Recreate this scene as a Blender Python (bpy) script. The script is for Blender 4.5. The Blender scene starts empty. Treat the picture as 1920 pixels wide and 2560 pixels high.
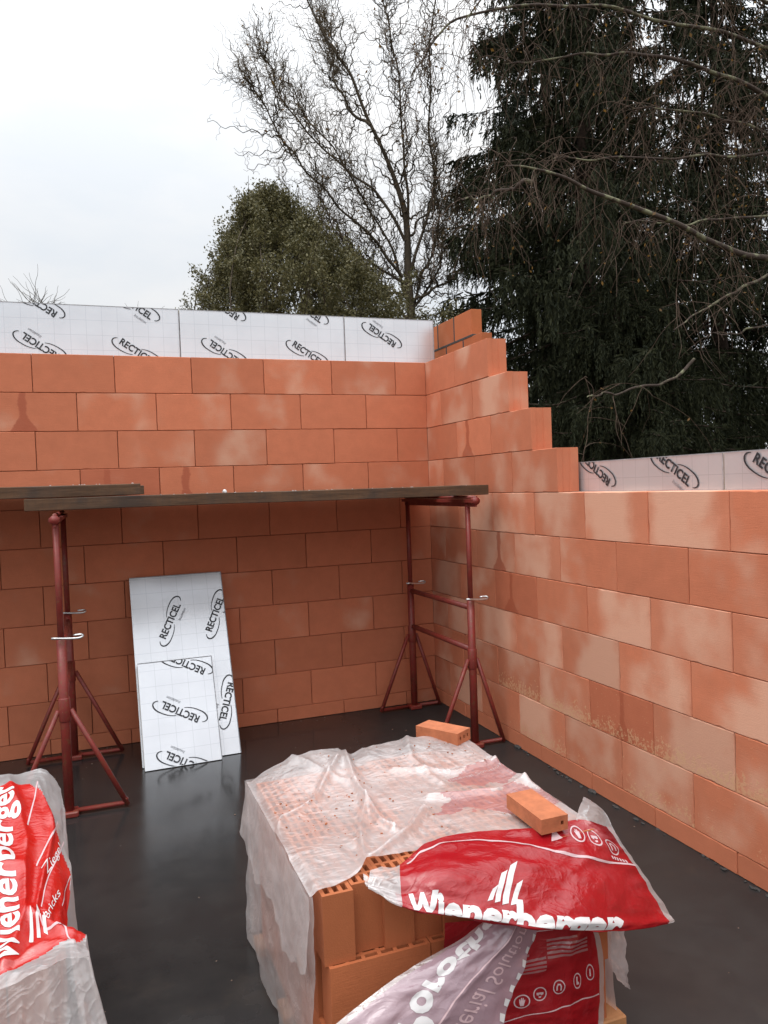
import bpy, bmesh, math, random
import numpy as np
from mathutils import Vector, Matrix, noise as mnoise

# ------------------------------------------------------------------ camera, sky, sun, exposure
scn = bpy.context.scene
COL = scn.collection
R = math.radians
rng = np.random.default_rng(7)
random.seed(7)

cam = bpy.data.cameras.new('camera')
cam.sensor_fit = 'HORIZONTAL'
cam.sensor_width = 36.0
cam.lens = 36.679
cam.clip_start = 0.05
cam.clip_end = 3000
cam_o = bpy.data.objects.new('camera', cam)
COL.objects.link(cam_o)
cam_o.matrix_world = Matrix(((0.934931, 0.045633, -0.351882, -2.4464),
                             (-0.352967, 0.018156, -0.93546, -5.4944),
                             (-0.036299, 0.998793, 0.033082, 1.6671),
                             (0, 0, 0, 1)))
scn.camera = cam_o

SUN_EL, SUN_AZ = 62, 235          # high sun behind thick cloud, behind and left of the viewer
world = bpy.data.worlds.new('World')
scn.world = world
world.use_nodes = True
wn, wl = world.node_tree.nodes, world.node_tree.links
wn.clear()
w_out = wn.new('ShaderNodeOutputWorld')
w_bg = wn.new('ShaderNodeBackground')
w_sky = wn.new('ShaderNodeTexSky')
w_sky.sky_type = 'NISHITA'
w_sky.sun_disc = False
w_sky.sun_elevation = R(SUN_EL)
w_sky.sun_rotation = R(SUN_AZ)
w_tc = wn.new('ShaderNodeTexCoord')
w_sep = wn.new('ShaderNodeSeparateXYZ')
w_map = wn.new('ShaderNodeMapping')
w_map.inputs['Scale'].default_value = (1.0, 1.0, 2.6)
w_noise = wn.new('ShaderNodeTexNoise')
w_noise.inputs['Scale'].default_value = 2.8
w_noise.inputs['Detail'].default_value = 6
w_noise.inputs['Roughness'].default_value = 0.55
w_ramp = wn.new('ShaderNodeValToRGB')
w_ramp.color_ramp.elements[0].position = 0.36
w_ramp.color_ramp.elements[0].color = (0.88, 0.92, 0.965, 1)
w_ramp.color_ramp.elements[1].position = 0.62
w_ramp.color_ramp.elements[1].color = (1.0, 1.0, 1.0, 1)
w_el = wn.new('ShaderNodeMapRange')           # overcast sky: zenith about three times as bright as the horizon
w_el.inputs['From Min'].default_value = 0.0
w_el.inputs['From Max'].default_value = 1.0
w_el.inputs['To Min'].default_value = 0.74
w_el.inputs['To Max'].default_value = 3.2
w_mul = wn.new('ShaderNodeVectorMath'); w_mul.operation = 'SCALE'
w_sc = wn.new('ShaderNodeVectorMath'); w_sc.operation = 'SCALE'
w_sc.inputs['Scale'].default_value = 0.10
w_mix = wn.new('ShaderNodeMix'); w_mix.data_type = 'RGBA'
w_mix.inputs['Factor'].default_value = 0.93
wl.new(w_tc.outputs['Generated'], w_sep.inputs[0])
wl.new(w_tc.outputs['Generated'], w_map.inputs['Vector'])
wl.new(w_map.outputs[0], w_noise.inputs['Vector'])
wl.new(w_noise.outputs['Fac'], w_ramp.inputs[0])
w_pow = wn.new('ShaderNodeMath'); w_pow.operation = 'POWER'; w_pow.use_clamp = True; w_pow.inputs[1].default_value = 2.6
w_max = wn.new('ShaderNodeMath'); w_max.operation = 'MAXIMUM'; w_max.inputs[1].default_value = 0.0
wl.new(w_sep.outputs['Z'], w_max.inputs[0]); wl.new(w_max.outputs[0], w_pow.inputs[0])
wl.new(w_pow.outputs[0], w_el.inputs['Value'])
wl.new(w_ramp.outputs[0], w_mul.inputs[0])
wl.new(w_el.outputs[0], w_mul.inputs['Scale'])
wl.new(w_sky.outputs[0], w_sc.inputs[0])
wl.new(w_sc.outputs[0], w_mix.inputs['A'])
wl.new(w_mul.outputs[0], w_mix.inputs['B'])
wl.new(w_mix.outputs['Result'], w_bg.inputs['Color'])
w_bg.inputs['Strength'].default_value = 1.0
wl.new(w_bg.outputs[0], w_out.inputs['Surface'])

sun = bpy.data.lights.new('sun', 'SUN')
sun.energy = 1.1
sun.angle = R(40)
sun.color = (1.0, 0.97, 0.93)
sun_o = bpy.data.objects.new('sun', sun)
COL.objects.link(sun_o)
_sd = Vector((math.sin(R(SUN_AZ)) * math.cos(R(SUN_EL)), math.cos(R(SUN_AZ)) * math.cos(R(SUN_EL)), math.sin(R(SUN_EL))))
sun_o.rotation_euler = _sd.to_track_quat('Z', 'Y').to_euler()

vs = scn.view_settings
vs.view_transform = 'Standard'
vs.look = 'None'
vs.exposure = 0.24
vs.gamma = 1.0
vs.use_curve_mapping = False
scn.cycles.use_denoising = True
scn.cycles.max_bounces = 10
scn.cycles.transparent_max_bounces = 24


# ------------------------------------------------------------------ helpers
def tag(o, label=None, cat=None, group=None, kind=None):
    if label: o['label'] = label
    if cat: o['category'] = cat
    if group: o['group'] = group
    if kind: o['kind'] = kind
    return o


def empty(name, loc=(0, 0, 0), rz=0.0):
    o = bpy.data.objects.new(name, None)
    o.empty_display_size = 0.1
    o.location = loc
    o.rotation_euler = (0, 0, rz)
    COL.objects.link(o)
    return o


def link(name, me, mat=None, parent=None, loc=None, rot=None):
    o = bpy.data.objects.new(name, me)
    COL.objects.link(o)
    if mat is not None and not me.materials:
        for m in (mat if isinstance(mat, (list, tuple)) else [mat]):
            me.materials.append(m)
    if parent is not None: o.parent = parent
    if loc is not None: o.location = loc
    if rot is not None: o.rotation_euler = rot
    return o


def mesh_np(name, V, F, smooth=False):
    """V (n,3) array, F (m,k) int array with one k, or a list of index tuples"""
    me = bpy.data.meshes.new(name)
    V = np.asarray(V, np.float32)
    if isinstance(F, np.ndarray):
        k = F.shape[1]
        me.vertices.add(len(V)); me.vertices.foreach_set('co', V.ravel())
        me.loops.add(F.size); me.loops.foreach_set('vertex_index', F.ravel().astype(np.int32))
        me.polygons.add(len(F))
        me.polygons.foreach_set('loop_start', np.arange(0, F.size, k, dtype=np.int32))
        me.polygons.foreach_set('loop_total', np.full(len(F), k, np.int32))
        me.update(calc_edges=True)
    else:
        me.from_pydata([tuple(map(float, v)) for v in V], [], F)
        me.update()
    if smooth:
        me.polygons.foreach_set('use_smooth', [True] * len(me.polygons))
    return me


def bm_mesh(name, bm, smooth=False):
    me = bpy.data.meshes.new(name)
    bm.to_mesh(me); bm.free()
    if smooth:
        me.polygons.foreach_set('use_smooth', [True] * len(me.polygons))
    return me


def bm_box(bm, x0, x1, y0, y1, z0, z1):
    vs_ = [bm.verts.new(p) for p in ((x0, y0, z0), (x1, y0, z0), (x1, y1, z0), (x0, y1, z0), (x0, y0, z1), (x1, y0, z1), (x1, y1, z1), (x0, y1, z1))]
    fs = []
    for q in ((3, 2, 1, 0), (4, 5, 6, 7), (0, 1, 5, 4), (1, 2, 6, 5), (2, 3, 7, 6), (3, 0, 4, 7)):
        fs.append(bm.faces.new([vs_[i] for i in q]))
    return vs_, fs


def box_mesh(name, sx, sy, sz, bev=0.0, seg=1, origin=(0, 0, 0)):
    """box from origin-corner 0 to (sx,sy,sz) shifted by origin"""
    bm = bmesh.new()
    bm_box(bm, origin[0], origin[0] + sx, origin[1], origin[1] + sy, origin[2], origin[2] + sz)
    if bev:
        bmesh.ops.bevel(bm, geom=bm.edges[:], offset=bev, segments=seg, affect='EDGES', profile=0.6)
    return bm_mesh(name, bm)


def prism(bm, poly, z0, z1):
    n = len(poly)
    a = [bm.verts.new((p[0], p[1], z0)) for p in poly]
    b = [bm.verts.new((p[0], p[1], z1)) for p in poly]
    bm.faces.new(a[::-1]); bm.faces.new(b)
    for i in range(n):
        j = (i + 1) % n
        bm.faces.new((a[i], a[j], b[j], b[i]))


def tubes(paths, radii, sides=5):
    """paths: list of (n,3) arrays, radii: list of (n,) arrays -> V,F(quads)"""
    Vs, Fs, base = [], [], 0
    ang = np.arange(sides) * 2 * np.pi / sides
    ca, sa = np.cos(ang), np.sin(ang)
    for P, r in zip(paths, radii):
        P = np.asarray(P, float); n = len(P)
        T = np.empty_like(P); T[1:-1] = P[2:] - P[:-2]; T[0] = P[1] - P[0]; T[-1] = P[-1] - P[-2]
        T /= np.linalg.norm(T, axis=1, keepdims=True) + 1e-9
        ref = np.array([0.31, 0.17, 0.93]) if abs(T[0, 2]) < 0.8 else np.array([0.93, 0.31, 0.17])
        A = np.cross(T, ref); A /= np.linalg.norm(A, axis=1, keepdims=True) + 1e-9
        B = np.cross(T, A)
        ring = P[:, None, :] + np.asarray(r)[:, None, None] * (A[:, None, :] * ca[None, :, None] + B[:, None, :] * sa[None, :, None])
        Vs.append(ring.reshape(-1, 3))
        i = np.arange(n - 1)[:, None] * sides; j = np.arange(sides)[None, :]; k = (j + 1) % sides
        Fs.append(np.stack([i + j, i + k, i + sides + k, i + sides + j], -1).reshape(-1, 4) + base)
        base += n * sides
    return np.concatenate(Vs), np.concatenate(Fs)


def tube_mesh(name, pts, r, sides=10, caps=True):
    pts = np.array(pts, float)
    rr = np.full(len(pts), r) if np.isscalar(r) else np.array(r)
    V, F = tubes([pts], [rr], sides)
    F = [tuple(f) for f in F]
    if caps:
        F.append(tuple(range(sides))[::-1]); n = len(V); F.append(tuple(range(n - sides, n)))
    me = mesh_np(name, V, F, True)
    return me


def catmull(P, t):
    """P (n,...) control rows, t array in 0..1 -> interpolated"""
    P = np.asarray(P, float); n = len(P) - 1
    t = np.clip(np.asarray(t, float), 0, 1) * n
    i = np.minimum(t.astype(int), n - 1); s = t - i
    ext = np.concatenate([[2 * P[0] - P[1]], P, [2 * P[-1] - P[-2]]])
    sh = (-1,) + (1,) * (P.ndim - 1); s = s.reshape(sh)
    p0, p1, p2, p3 = ext[i], ext[i + 1], ext[i + 2], ext[i + 3]
    return .5 * (2 * p1 + (p2 - p0) * s + (2 * p0 - 5 * p1 + 4 * p2 - p3) * s * s + (3 * p1 - p0 - 3 * p2 + p3) * s ** 3)


def smooth_path(P, n):
    return catmull(np.array(P, float), np.linspace(0, 1, n))


def fbm(x, y, sc, seed=0.0, oct_=3):
    out = np.zeros(np.shape(x)); fl = out.ravel()
    xs, ys = np.ravel(x) * sc, np.ravel(y) * sc
    for i in range(len(fl)):
        fl[i] = mnoise.fractal((xs[i] + seed, ys[i] - seed * 0.7, seed), 0.8, 2.1, oct_)
    return out


# ------------------------------------------------------------------ materials
def new_mat(name):
    m = bpy.data.materials.new(name); m.use_nodes = True
    nt = m.node_tree
    return m, nt, nt.nodes['Principled BSDF'], nt.nodes['Material Output']


def N(nt, t, **kw):
    n = nt.nodes.new(t)
    for k, v in kw.items():
        if k in n.inputs: n.inputs[k].default_value = v
        else: setattr(n, k, v)
    return n


def noise_n(nt, vec, scale, detail=4, rough=0.55, dist=0.0):
    n = N(nt, 'ShaderNodeTexNoise', Scale=scale, Detail=detail, Roughness=rough, Distortion=dist)
    if vec is not None: nt.links.new(vec, n.inputs['Vector'])
    return n.outputs['Fac']


def rng_n(nt, val, a, b, c=0.0, d=1.0, smooth=False):
    n = N(nt, 'ShaderNodeMapRange')
    if smooth: n.interpolation_type = 'SMOOTHSTEP'
    n.inputs['From Min'].default_value = a; n.inputs['From Max'].default_value = b
    n.inputs['To Min'].default_value = c; n.inputs['To Max'].default_value = d
    nt.links.new(val, n.inputs['Value'])
    return n.outputs[0]


def math_n(nt, op, a, b=None, clamp=False):
    n = N(nt, 'ShaderNodeMath', operation=op); n.use_clamp = clamp
    for i, v in enumerate((a, b)):
        if v is None: continue
        if isinstance(v, (int, float)): n.inputs[i].default_value = v
        else: nt.links.new(v, n.inputs[i])
    return n.outputs[0]


def mix_n(nt, fac, a, b, mode='MIX'):
    n = N(nt, 'ShaderNodeMix', data_type='RGBA', blend_type=mode)
    for k, v in (('Factor', fac), ('A', a), ('B', b)):
        if isinstance(v, (int, float)): n.inputs[k].default_value = v
        elif isinstance(v, tuple): n.inputs[k].default_value = v if len(v) == 4 else (*v, 1)
        else: nt.links.new(v, n.inputs[k])
    return n.outputs['Result']


def bump_n(nt, h, strength=0.3, dist=0.01, normal=None):
    n = N(nt, 'ShaderNodeBump', Strength=strength, Distance=dist)
    nt.links.new(h, n.inputs['Height'])
    if normal is not None: nt.links.new(normal, n.inputs['Normal'])
    return n.outputs[0]


def clay_material(name, base, pale, dark, rough=0.85):
    """fired clay: object colour R = amount of pale bloom, G = wetness, B = tone; the bloom lies in soft patches"""
    m, nt, p, out = new_mat(name)
    L = nt.links
    tc = N(nt, 'ShaderNodeTexCoord'); oi = N(nt, 'ShaderNodeObjectInfo')
    sepc = N(nt, 'ShaderNodeSeparateColor'); L.new(oi.outputs['Color'], sepc.inputs[0])
    off = N(nt, 'ShaderNodeVectorMath', operation='SCALE'); off.inputs[0].default_value = (91.0, 37.0, 53.0)
    L.new(oi.outputs['Random'], off.inputs['Scale'])
    add = N(nt, 'ShaderNodeVectorMath', operation='ADD')
    L.new(tc.outputs['Object'], add.inputs[0]); L.new(off.outputs[0], add.inputs[1])
    v = add.outputs[0]
    n_big = noise_n(nt, v, 3.2, 2, 0.45)
    n_mid = noise_n(nt, v, 11, 4, 0.6)
    n_fine = noise_n(nt, v, 190, 3, 0.7)
    # pale bloom
    thr = math_n(nt, 'SUBTRACT', 0.92, math_n(nt, 'MULTIPLY', sepc.outputs[0], 0.62))
    blo = math_n(nt, 'SUBTRACT', math_n(nt, 'ADD', n_big, math_n(nt, 'MULTIPLY', math_n(nt, 'SUBTRACT', n_mid, 0.5), 0.25)), thr)
    blo = rng_n(nt, blo, -0.14, 0.20, 0.0, 0.9, True)
    sepx = N(nt, 'ShaderNodeSeparateXYZ'); L.new(tc.outputs['Object'], sepx.inputs[0])
    endd = math_n(nt, 'ADD', math_n(nt, 'ABSOLUTE', math_n(nt, 'ADD', sepx.outputs['X'], math_n(nt, 'MULTIPLY', math_n(nt, 'SUBTRACT', oi.outputs['Random'], 0.5), 0.16))), math_n(nt, 'MULTIPLY', math_n(nt, 'SUBTRACT', n_mid, 0.5), 0.12))
    blo = math_n(nt, 'MULTIPLY', blo, rng_n(nt, endd, 0.14, 0.25, 1.0, 0.15, True))
    blo = math_n(nt, 'MULTIPLY', blo, rng_n(nt, n_fine, 0.25, 0.6, 0.72, 1.0))
    # tone from block to block
    tone = rng_n(nt, sepc.outputs[2], 0, 1, 0.86, 1.10)
    c = mix_n(nt, rng_n(nt, n_mid, 0.3, 0.75), base, tuple(x * 0.86 for x in base))
    c = mix_n(nt, blo, c, pale)
    n = N(nt, 'ShaderNodeVectorMath', operation='SCALE'); L.new(c, n.inputs[0]); L.new(tone, n.inputs['Scale'])
    c = n.outputs[0]
    c = mix_n(nt, rng_n(nt, n_fine, 0.30, 0.75, 0.0, 0.35), c, tuple(x * 0.72 for x in base))
    # water run down the face: narrow at the top, spreading at the bed joint
    sep = N(nt, 'ShaderNodeSeparateXYZ'); L.new(tc.outputs['Object'], sep.inputs[0])
    wob = math_n(nt, 'MULTIPLY', math_n(nt, 'SUBTRACT', n_mid, 0.5), 0.07)
    along = math_n(nt, 'ADD', math_n(nt, 'ADD', sep.outputs['X'], wob), math_n(nt, 'SUBTRACT', math_n(nt, 'MULTIPLY', oi.outputs['Random'], 0.24), 0.12))
    wid = rng_n(nt, sep.outputs['Z'], 0.0, 0.10, 0.085, 0.020, True)
    drip = rng_n(nt, math_n(nt, 'SUBTRACT', math_n(nt, 'ABSOLUTE', along), wid), -0.006, 0.008, 1.0, 0.0, True)
    wet = math_n(nt, 'MULTIPLY', drip, rng_n(nt, sepc.outputs[1], 0.1, 0.5), True)
    full = rng_n(nt, sepc.outputs[1], 0.6, 1.0)
    wet = math_n(nt, 'MAXIMUM', wet, full)
    c = mix_n(nt, math_n(nt, 'MULTIPLY', wet, 0.8), c, dark)
    # dried splashes of slurry, in crumbly specks (object colour alpha: 1 = none, lower = more, along one bed joint)
    n_spl = noise_n(nt, v, 62, 3, 0.6, 0.5)
    amt = math_n(nt, 'SUBTRACT', 1.0, oi.outputs['Alpha'])
    band = rng_n(nt, math_n(nt, 'ADD', sep.outputs['Z'], math_n(nt, 'MULTIPLY', math_n(nt, 'SUBTRACT', n_mid, 0.5), 0.16)), 0.02, 0.13, 1.0, 0.0, True)
    spl = rng_n(nt, math_n(nt, 'ADD', n_spl, math_n(nt, 'MULTIPLY', math_n(nt, 'MULTIPLY', amt, band), 0.30)), 0.66, 0.72, 0.0, 0.6)
    spl = math_n(nt, 'MULTIPLY', spl, rng_n(nt, amt, 0.05, 0.3))
    c = mix_n(nt, spl, c, (0.62, 0.36, 0.20))
    L.new(c, p.inputs['Base Color'])
    L.new(rng_n(nt, wet, 0, 1, rough, 0.5), p.inputs['Roughness'])
    p.inputs['Specular IOR Level'].default_value = 0.25
    mps = N(nt, 'ShaderNodeMapping'); mps.inputs['Scale'].default_value = (0.06, 1.0, 1.0); L.new(v, mps.inputs['Vector'])
    n_scr = noise_n(nt, mps.outputs[0], 260, 2, 0.5)          # drag marks of the extruder
    h = math_n(nt, 'ADD', math_n(nt, 'ADD', n_fine, math_n(nt, 'MULTIPLY', n_scr, 0.8)), math_n(nt, 'MULTIPLY', n_mid, 1.5))
    h = math_n(nt, 'ADD', h, math_n(nt, 'MULTIPLY', spl, 2.0))
    L.new(bump_n(nt, h, 0.22, 0.004), p.inputs['Normal'])
    return m


def simple_material(name, col, rough=0.6, var=0.25, scale=8.0, metal=0.0, bump=0.0, bscale=60.0, spec=0.5, coords='Object', col2=None, obj_var=0.0):
    m, nt, p, out = new_mat(name)
    L = nt.links
    tc = N(nt, 'ShaderNodeTexCoord')
    v = tc.outputs[coords]
    nf = noise_n(nt, v, scale, 5, 0.6)
    c2 = col2 if col2 else tuple(x * (1 - var) for x in col)
    c = mix_n(nt, rng_n(nt, nf, 0.35, 0.7), col, c2)
    if obj_var:
        oi = N(nt, 'ShaderNodeObjectInfo')
        s = N(nt, 'ShaderNodeVectorMath', operation='SCALE'); L.new(c, s.inputs[0])
        L.new(rng_n(nt, oi.outputs['Random'], 0, 1, 1 - obj_var, 1 + obj_var), s.inputs['Scale']); c = s.outputs[0]
    L.new(c, p.inputs['Base Color'])
    p.inputs['Roughness'].default_value = rough
    p.inputs['Metallic'].default_value = metal
    p.inputs['Specular IOR Level'].default_value = spec
    if bump:
        L.new(bump_n(nt, noise_n(nt, v, bscale, 5, 0.65), bump, 0.006), p.inputs['Normal'])
    return m


M = {}
M['clay'] = clay_material('wall_clay', (0.60, 0.198, 0.104), (0.72, 0.42, 0.295), (0.36, 0.088, 0.044))
M['clay_joint'] = simple_material('joint_clay', (0.26, 0.10, 0.06), 0.9, 0.3, 20)
M['clay_pack'] = clay_material('pack_clay', (0.46, 0.140, 0.055), (0.52, 0.22, 0.12), (0.25, 0.07, 0.03))
M['clay_loose'] = simple_material('loose_clay', (0.47, 0.150, 0.064), 0.85, 0.3, 22, bump=0.25, bscale=120)
M['mortar'] = simple_material('grey_mortar', (0.055, 0.052, 0.05), 0.9, 0.4, 30, bump=0.6, bscale=90)
M['crumb'] = simple_material('brick_crumb', (0.36, 0.115, 0.04), 0.9, 0.5, 40)
M['grit'] = simple_material('pale_grit', (0.30, 0.20, 0.15), 0.9, 0.6, 3)
M['foam'] = simple_material('foam_edge', (0.74, 0.68, 0.54), 0.9, 0.12, 20, bump=0.3, bscale=150)
M['print_dark'] = simple_material('dark_print', (0.025, 0.027, 0.032), 0.45, 0.3, 20)
M['edge_line'] = simple_material('grey_edge_line', (0.36, 0.37, 0.39), 0.5, 0.5, 30)
M['print_grey'] = simple_material('grey_print', (0.16, 0.17, 0.19), 0.45, 0.3, 20)
M['print_white'] = simple_material('white_print', (0.62, 0.60, 0.60), 0.4, 0.1, 14)
M['print_pale'] = simple_material('pale_print', (0.60, 0.42, 0.44), 0.4, 0.2, 14)
M['zinc'] = simple_material('zinc_pin', (0.72, 0.72, 0.72), 0.28, 0.25, 40, metal=0.9)
M['wood'] = simple_material('pallet_wood', (0.42, 0.19, 0.075), 0.75, 0.4, 12, bump=0.3, bscale=40)


def foil_material():
    m, nt, p, out = new_mat('foil_facing'); L = nt.links
    tc = N(nt, 'ShaderNodeTexCoord'); v = tc.outputs['Object']
    br = N(nt, 'ShaderNodeTexBrick', Scale=1.0)
    br.offset = 0.0; br.squash = 1.0
    br.inputs['Color1'].default_value = (1, 1, 1, 1); br.inputs['Color2'].default_value = (1, 1, 1, 1)
    br.inputs['Mortar'].default_value = (0, 0, 0, 1)
    br.inputs['Mortar Size'].default_value = 0.0016; br.inputs['Mortar Smooth'].default_value = 0.3
    br.inputs['Brick Width'].default_value = 0.1; br.inputs['Row Height'].default_value = 0.1
    mp = N(nt, 'ShaderNodeMapping'); mp.inputs['Rotation'].default_value = (R(90), 0, 0)
    L.new(v, mp.inputs['Vector']); L.new(mp.outputs[0], br.inputs['Vector'])
    n1 = noise_n(nt, v, 5, 3, 0.5)
    n2 = noise_n(nt, v, 60, 4, 0.6)
    c = mix_n(nt, rng_n(nt, n1, 0.35, 0.7), (0.80, 0.82, 0.86), (0.74, 0.76, 0.80))
    lines = math_n(nt, 'MULTIPLY', math_n(nt, 'SUBTRACT', 1.0, br.outputs['Color']), 0.28)
    c = mix_n(nt, lines, c, (0.25, 0.27, 0.31))
    L.new(c, p.inputs['Base Color'])
    p.inputs['Metallic'].default_value = 0.60
    p.inputs['Roughness'].default_value = 0.27
    L.new(bump_n(nt, n1, 0.10, 0.01), p.inputs['Normal'])
    return m


M['foil'] = foil_material()


def film_material(name, col, opac, rough=0.22, trans=0.5, dirt=(0.62, 0.36, 0.24), dirt_amt=0.25, var=0.18, gloss=0.09, crease=0.30, ovar=0.10):
    """polythene: part of the light goes straight through, the rest is scattered by the milky sheet"""
    m, nt, p, out = new_mat(name); L = nt.links
    nt.nodes.remove(p)
    tc = N(nt, 'ShaderNodeTexCoord'); v = tc.outputs['Object']
    n1 = noise_n(nt, v, 4.5, 4, 0.55, 0.4)
    n2 = noise_n(nt, v, 28, 4, 0.6, 0.8)
    c = mix_n(nt, rng_n(nt, n1, 0.35, 0.7), col, tuple(x * (1 - var) for x in col))
    if dirt_amt:
        c = mix_n(nt, rng_n(nt, noise_n(nt, v, 9, 5, 0.7), 0.52, 0.72, 0, dirt_amt), c, dirt)
    mp = N(nt, 'ShaderNodeMapping'); mp.inputs['Scale'].default_value = (1.0, 2.2, 1.0); mp.inputs['Rotation'].default_value = (0, 0, R(35))
    L.new(v, mp.inputs['Vector'])
    n3 = noise_n(nt, mp.outputs[0], 13, 3, 0.5, 1.6)
    nr = noise_n(nt, mp.outputs[0], 5.5, 2, 0.5, 2.2)            # sharp creases where the noise crosses its middle
    cre = math_n(nt, 'POWER', math_n(nt, 'SUBTRACT', 1.0, math_n(nt, 'ABSOLUTE', math_n(nt, 'MULTIPLY', math_n(nt, 'SUBTRACT', nr, 0.5), 5.0)), True), 5.0)
    nr2 = noise_n(nt, v, 9.0, 2, 0.5, 1.6)
    cre2 = math_n(nt, 'POWER', math_n(nt, 'SUBTRACT', 1.0, math_n(nt, 'ABSOLUTE', math_n(nt, 'MULTIPLY', math_n(nt, 'SUBTRACT', nr2, 0.5), 6.0)), True), 5.0)
    h = math_n(nt, 'ADD', math_n(nt, 'MULTIPLY', n2, 0.2), math_n(nt, 'MULTIPLY', n3, 0.6))
    h = math_n(nt, 'ADD', h, math_n(nt, 'ADD', math_n(nt, 'MULTIPLY', cre, crease), math_n(nt, 'MULTIPLY', cre2, crease * .5)))
    nrm = bump_n(nt, h, 0.45, 0.010)
    d = N(nt, 'ShaderNodeBsdfDiffuse'); t = N(nt, 'ShaderNodeBsdfTranslucent'); g = N(nt, 'ShaderNodeBsdfGlossy', Roughness=rough)
    g.inputs['Color'].default_value = (1, 1, 1, 1)
    for b in (d, t): L.new(c, b.inputs['Color'])
    for b in (d, t, g): L.new(nrm, b.inputs['Normal'])
    m1 = N(nt, 'ShaderNodeMixShader'); m1.inputs[0].default_value = trans
    L.new(d.outputs[0], m1.inputs[1]); L.new(t.outputs[0], m1.inputs[2])
    tr = N(nt, 'ShaderNodeBsdfTransparent')
    m2 = N(nt, 'ShaderNodeMixShader')
    L.new(rng_n(nt, n1, 0.36, 0.64, opac - ovar, min(opac + ovar, 1.0)), m2.inputs[0])
    L.new(tr.outputs[0], m2.inputs[1]); L.new(m1.outputs[0], m2.inputs[2])
    m3 = N(nt, 'ShaderNodeMixShader')
    m3.inputs[0].default_value = gloss
    L.new(m2.outputs[0], m3.inputs[1]); L.new(g.outputs[0], m3.inputs[2])
    L.new(m3.outputs[0], out.inputs['Surface'])
    return m


M['film'] = film_material('clear_film', (0.90, 0.84, 0.83), 0.57, rough=0.18, gloss=0.13, crease=0.20, ovar=0.20)
M['film_white'] = film_material('milky_film', (0.86, 0.83, 0.83), 0.55, rough=0.18, dirt_amt=0.2, gloss=0.13)
M['film_red'] = film_material('red_printed_film', (0.40, 0.007, 0.013), 0.97, rough=0.25, trans=0.15, dirt=(0.42, 0.06, 0.07), dirt_amt=0.4, var=0.3, crease=0.14, gloss=0.055)
M['film_bright'] = film_material('bright_red_film', (0.56, 0.010, 0.006), 0.97, rough=0.25, trans=0.15, dirt_amt=0.05, var=0.25, crease=0.08)
M['film_pink'] = film_material('faded_red_film', (0.72, 0.40, 0.41), 0.62, dirt_amt=0.1)
M['film_mauve'] = film_material('film_inner_side', (0.43, 0.30, 0.345), 0.90, rough=0.25, trans=0.2, dirt_amt=0.0, var=0.15, crease=0.08)


def floor_material():
    m, nt, p, out = new_mat('wet_membrane'); L = nt.links
    tc = N(nt, 'ShaderNodeTexCoord'); v = tc.outputs['Object']
    n1 = noise_n(nt, v, 0.9, 4, 0.55); n2 = noise_n(nt, v, 6, 5, 0.6); n3 = noise_n(nt, v, 70, 4, 0.65)
    c = mix_n(nt, rng_n(nt, n2, 0.35, 0.7), (0.022, 0.021, 0.021), (0.029, 0.027, 0.026))
    c = mix_n(nt, rng_n(nt, noise_n(nt, v, 2.3, 6, 0.7), 0.60, 0.75, 0, 0.35), c, (0.055, 0.043, 0.034))
    L.new(c, p.inputs['Base Color'])
    wet = rng_n(nt, math_n(nt, 'ADD', n1, math_n(nt, 'MULTIPLY', n2, 0.3)), 0.50, 0.80, 0.10, 0.26, True)
    # the water stands in the dip along the far wall; nearer the doorway and the side wall the sheet has dried
    sep = N(nt, 'ShaderNodeSeparateXYZ'); L.new(v, sep.inputs[0])
    dry = math_n(nt, 'MAXIMUM', rng_n(nt, sep.outputs['X'], -1.1, -0.5, 0, 1, True), rng_n(nt, sep.outputs['Y'], -2.3, -3.6, 0, 0.8, True))
    L.new(math_n(nt, 'ADD', wet, math_n(nt, 'MULTIPLY', dry, 0.30)), p.inputs['Roughness'])
    p.inputs['IOR'].default_value = 1.36
    L.new(bump_n(nt, math_n(nt, 'ADD', math_n(nt, 'MULTIPLY', n3, 0.4), n2), 0.035, 0.01), p.inputs['Normal'])
    return m


M['floor'] = floor_material()
M['ground'] = simple_material('earth', (0.10, 0.085, 0.05), 0.95, 0.5, 0.6, bump=0.6, bscale=6)


def plank_material():
    m, nt, p, out = new_mat('weathered_plank'); L = nt.links
    tc = N(nt, 'ShaderNodeTexCoord'); oi = N(nt, 'ShaderNodeObjectInfo')
    mp = N(nt, 'ShaderNodeMapping'); mp.inputs['Scale'].default_value = (1.0, 9.0, 9.0)
    L.new(tc.outputs['Object'], mp.inputs['Vector']); v = mp.outputs[0]
    n1 = noise_n(nt, v, 4, 6, 0.65); n2 = noise_n(nt, tc.outputs['Object'], 3, 4, 0.6)
    saw = N(nt, 'ShaderNodeTexWave', Scale=9.0, Distortion=2.5, Detail=3.0); L.new(tc.outputs['Object'], saw.inputs['Vector'])
    c = mix_n(nt, rng_n(nt, n1, 0.3, 0.7), (0.135, 0.074, 0.040), (0.060, 0.034, 0.020))
    c = mix_n(nt, rng_n(nt, n2, 0.45, 0.65, 0, 0.7), c, (0.034, 0.028, 0.026))
    c = mix_n(nt, rng_n(nt, saw.outputs['Fac'], 0.7, 1.0, 0, 0.15), c, (0.05, 0.04, 0.032))
    L.new(c, p.inputs['Base Color'])
    L.new(rng_n(nt, n2, 0.4, 0.6, 0.75, 0.5), p.inputs['Roughness'])
    p.inputs['Specular IOR Level'].default_value = 0.25
    L.new(bump_n(nt, n1, 0.5, 0.006), p.inputs['Normal'])
    return m


M['plank'] = plank_material()


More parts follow.
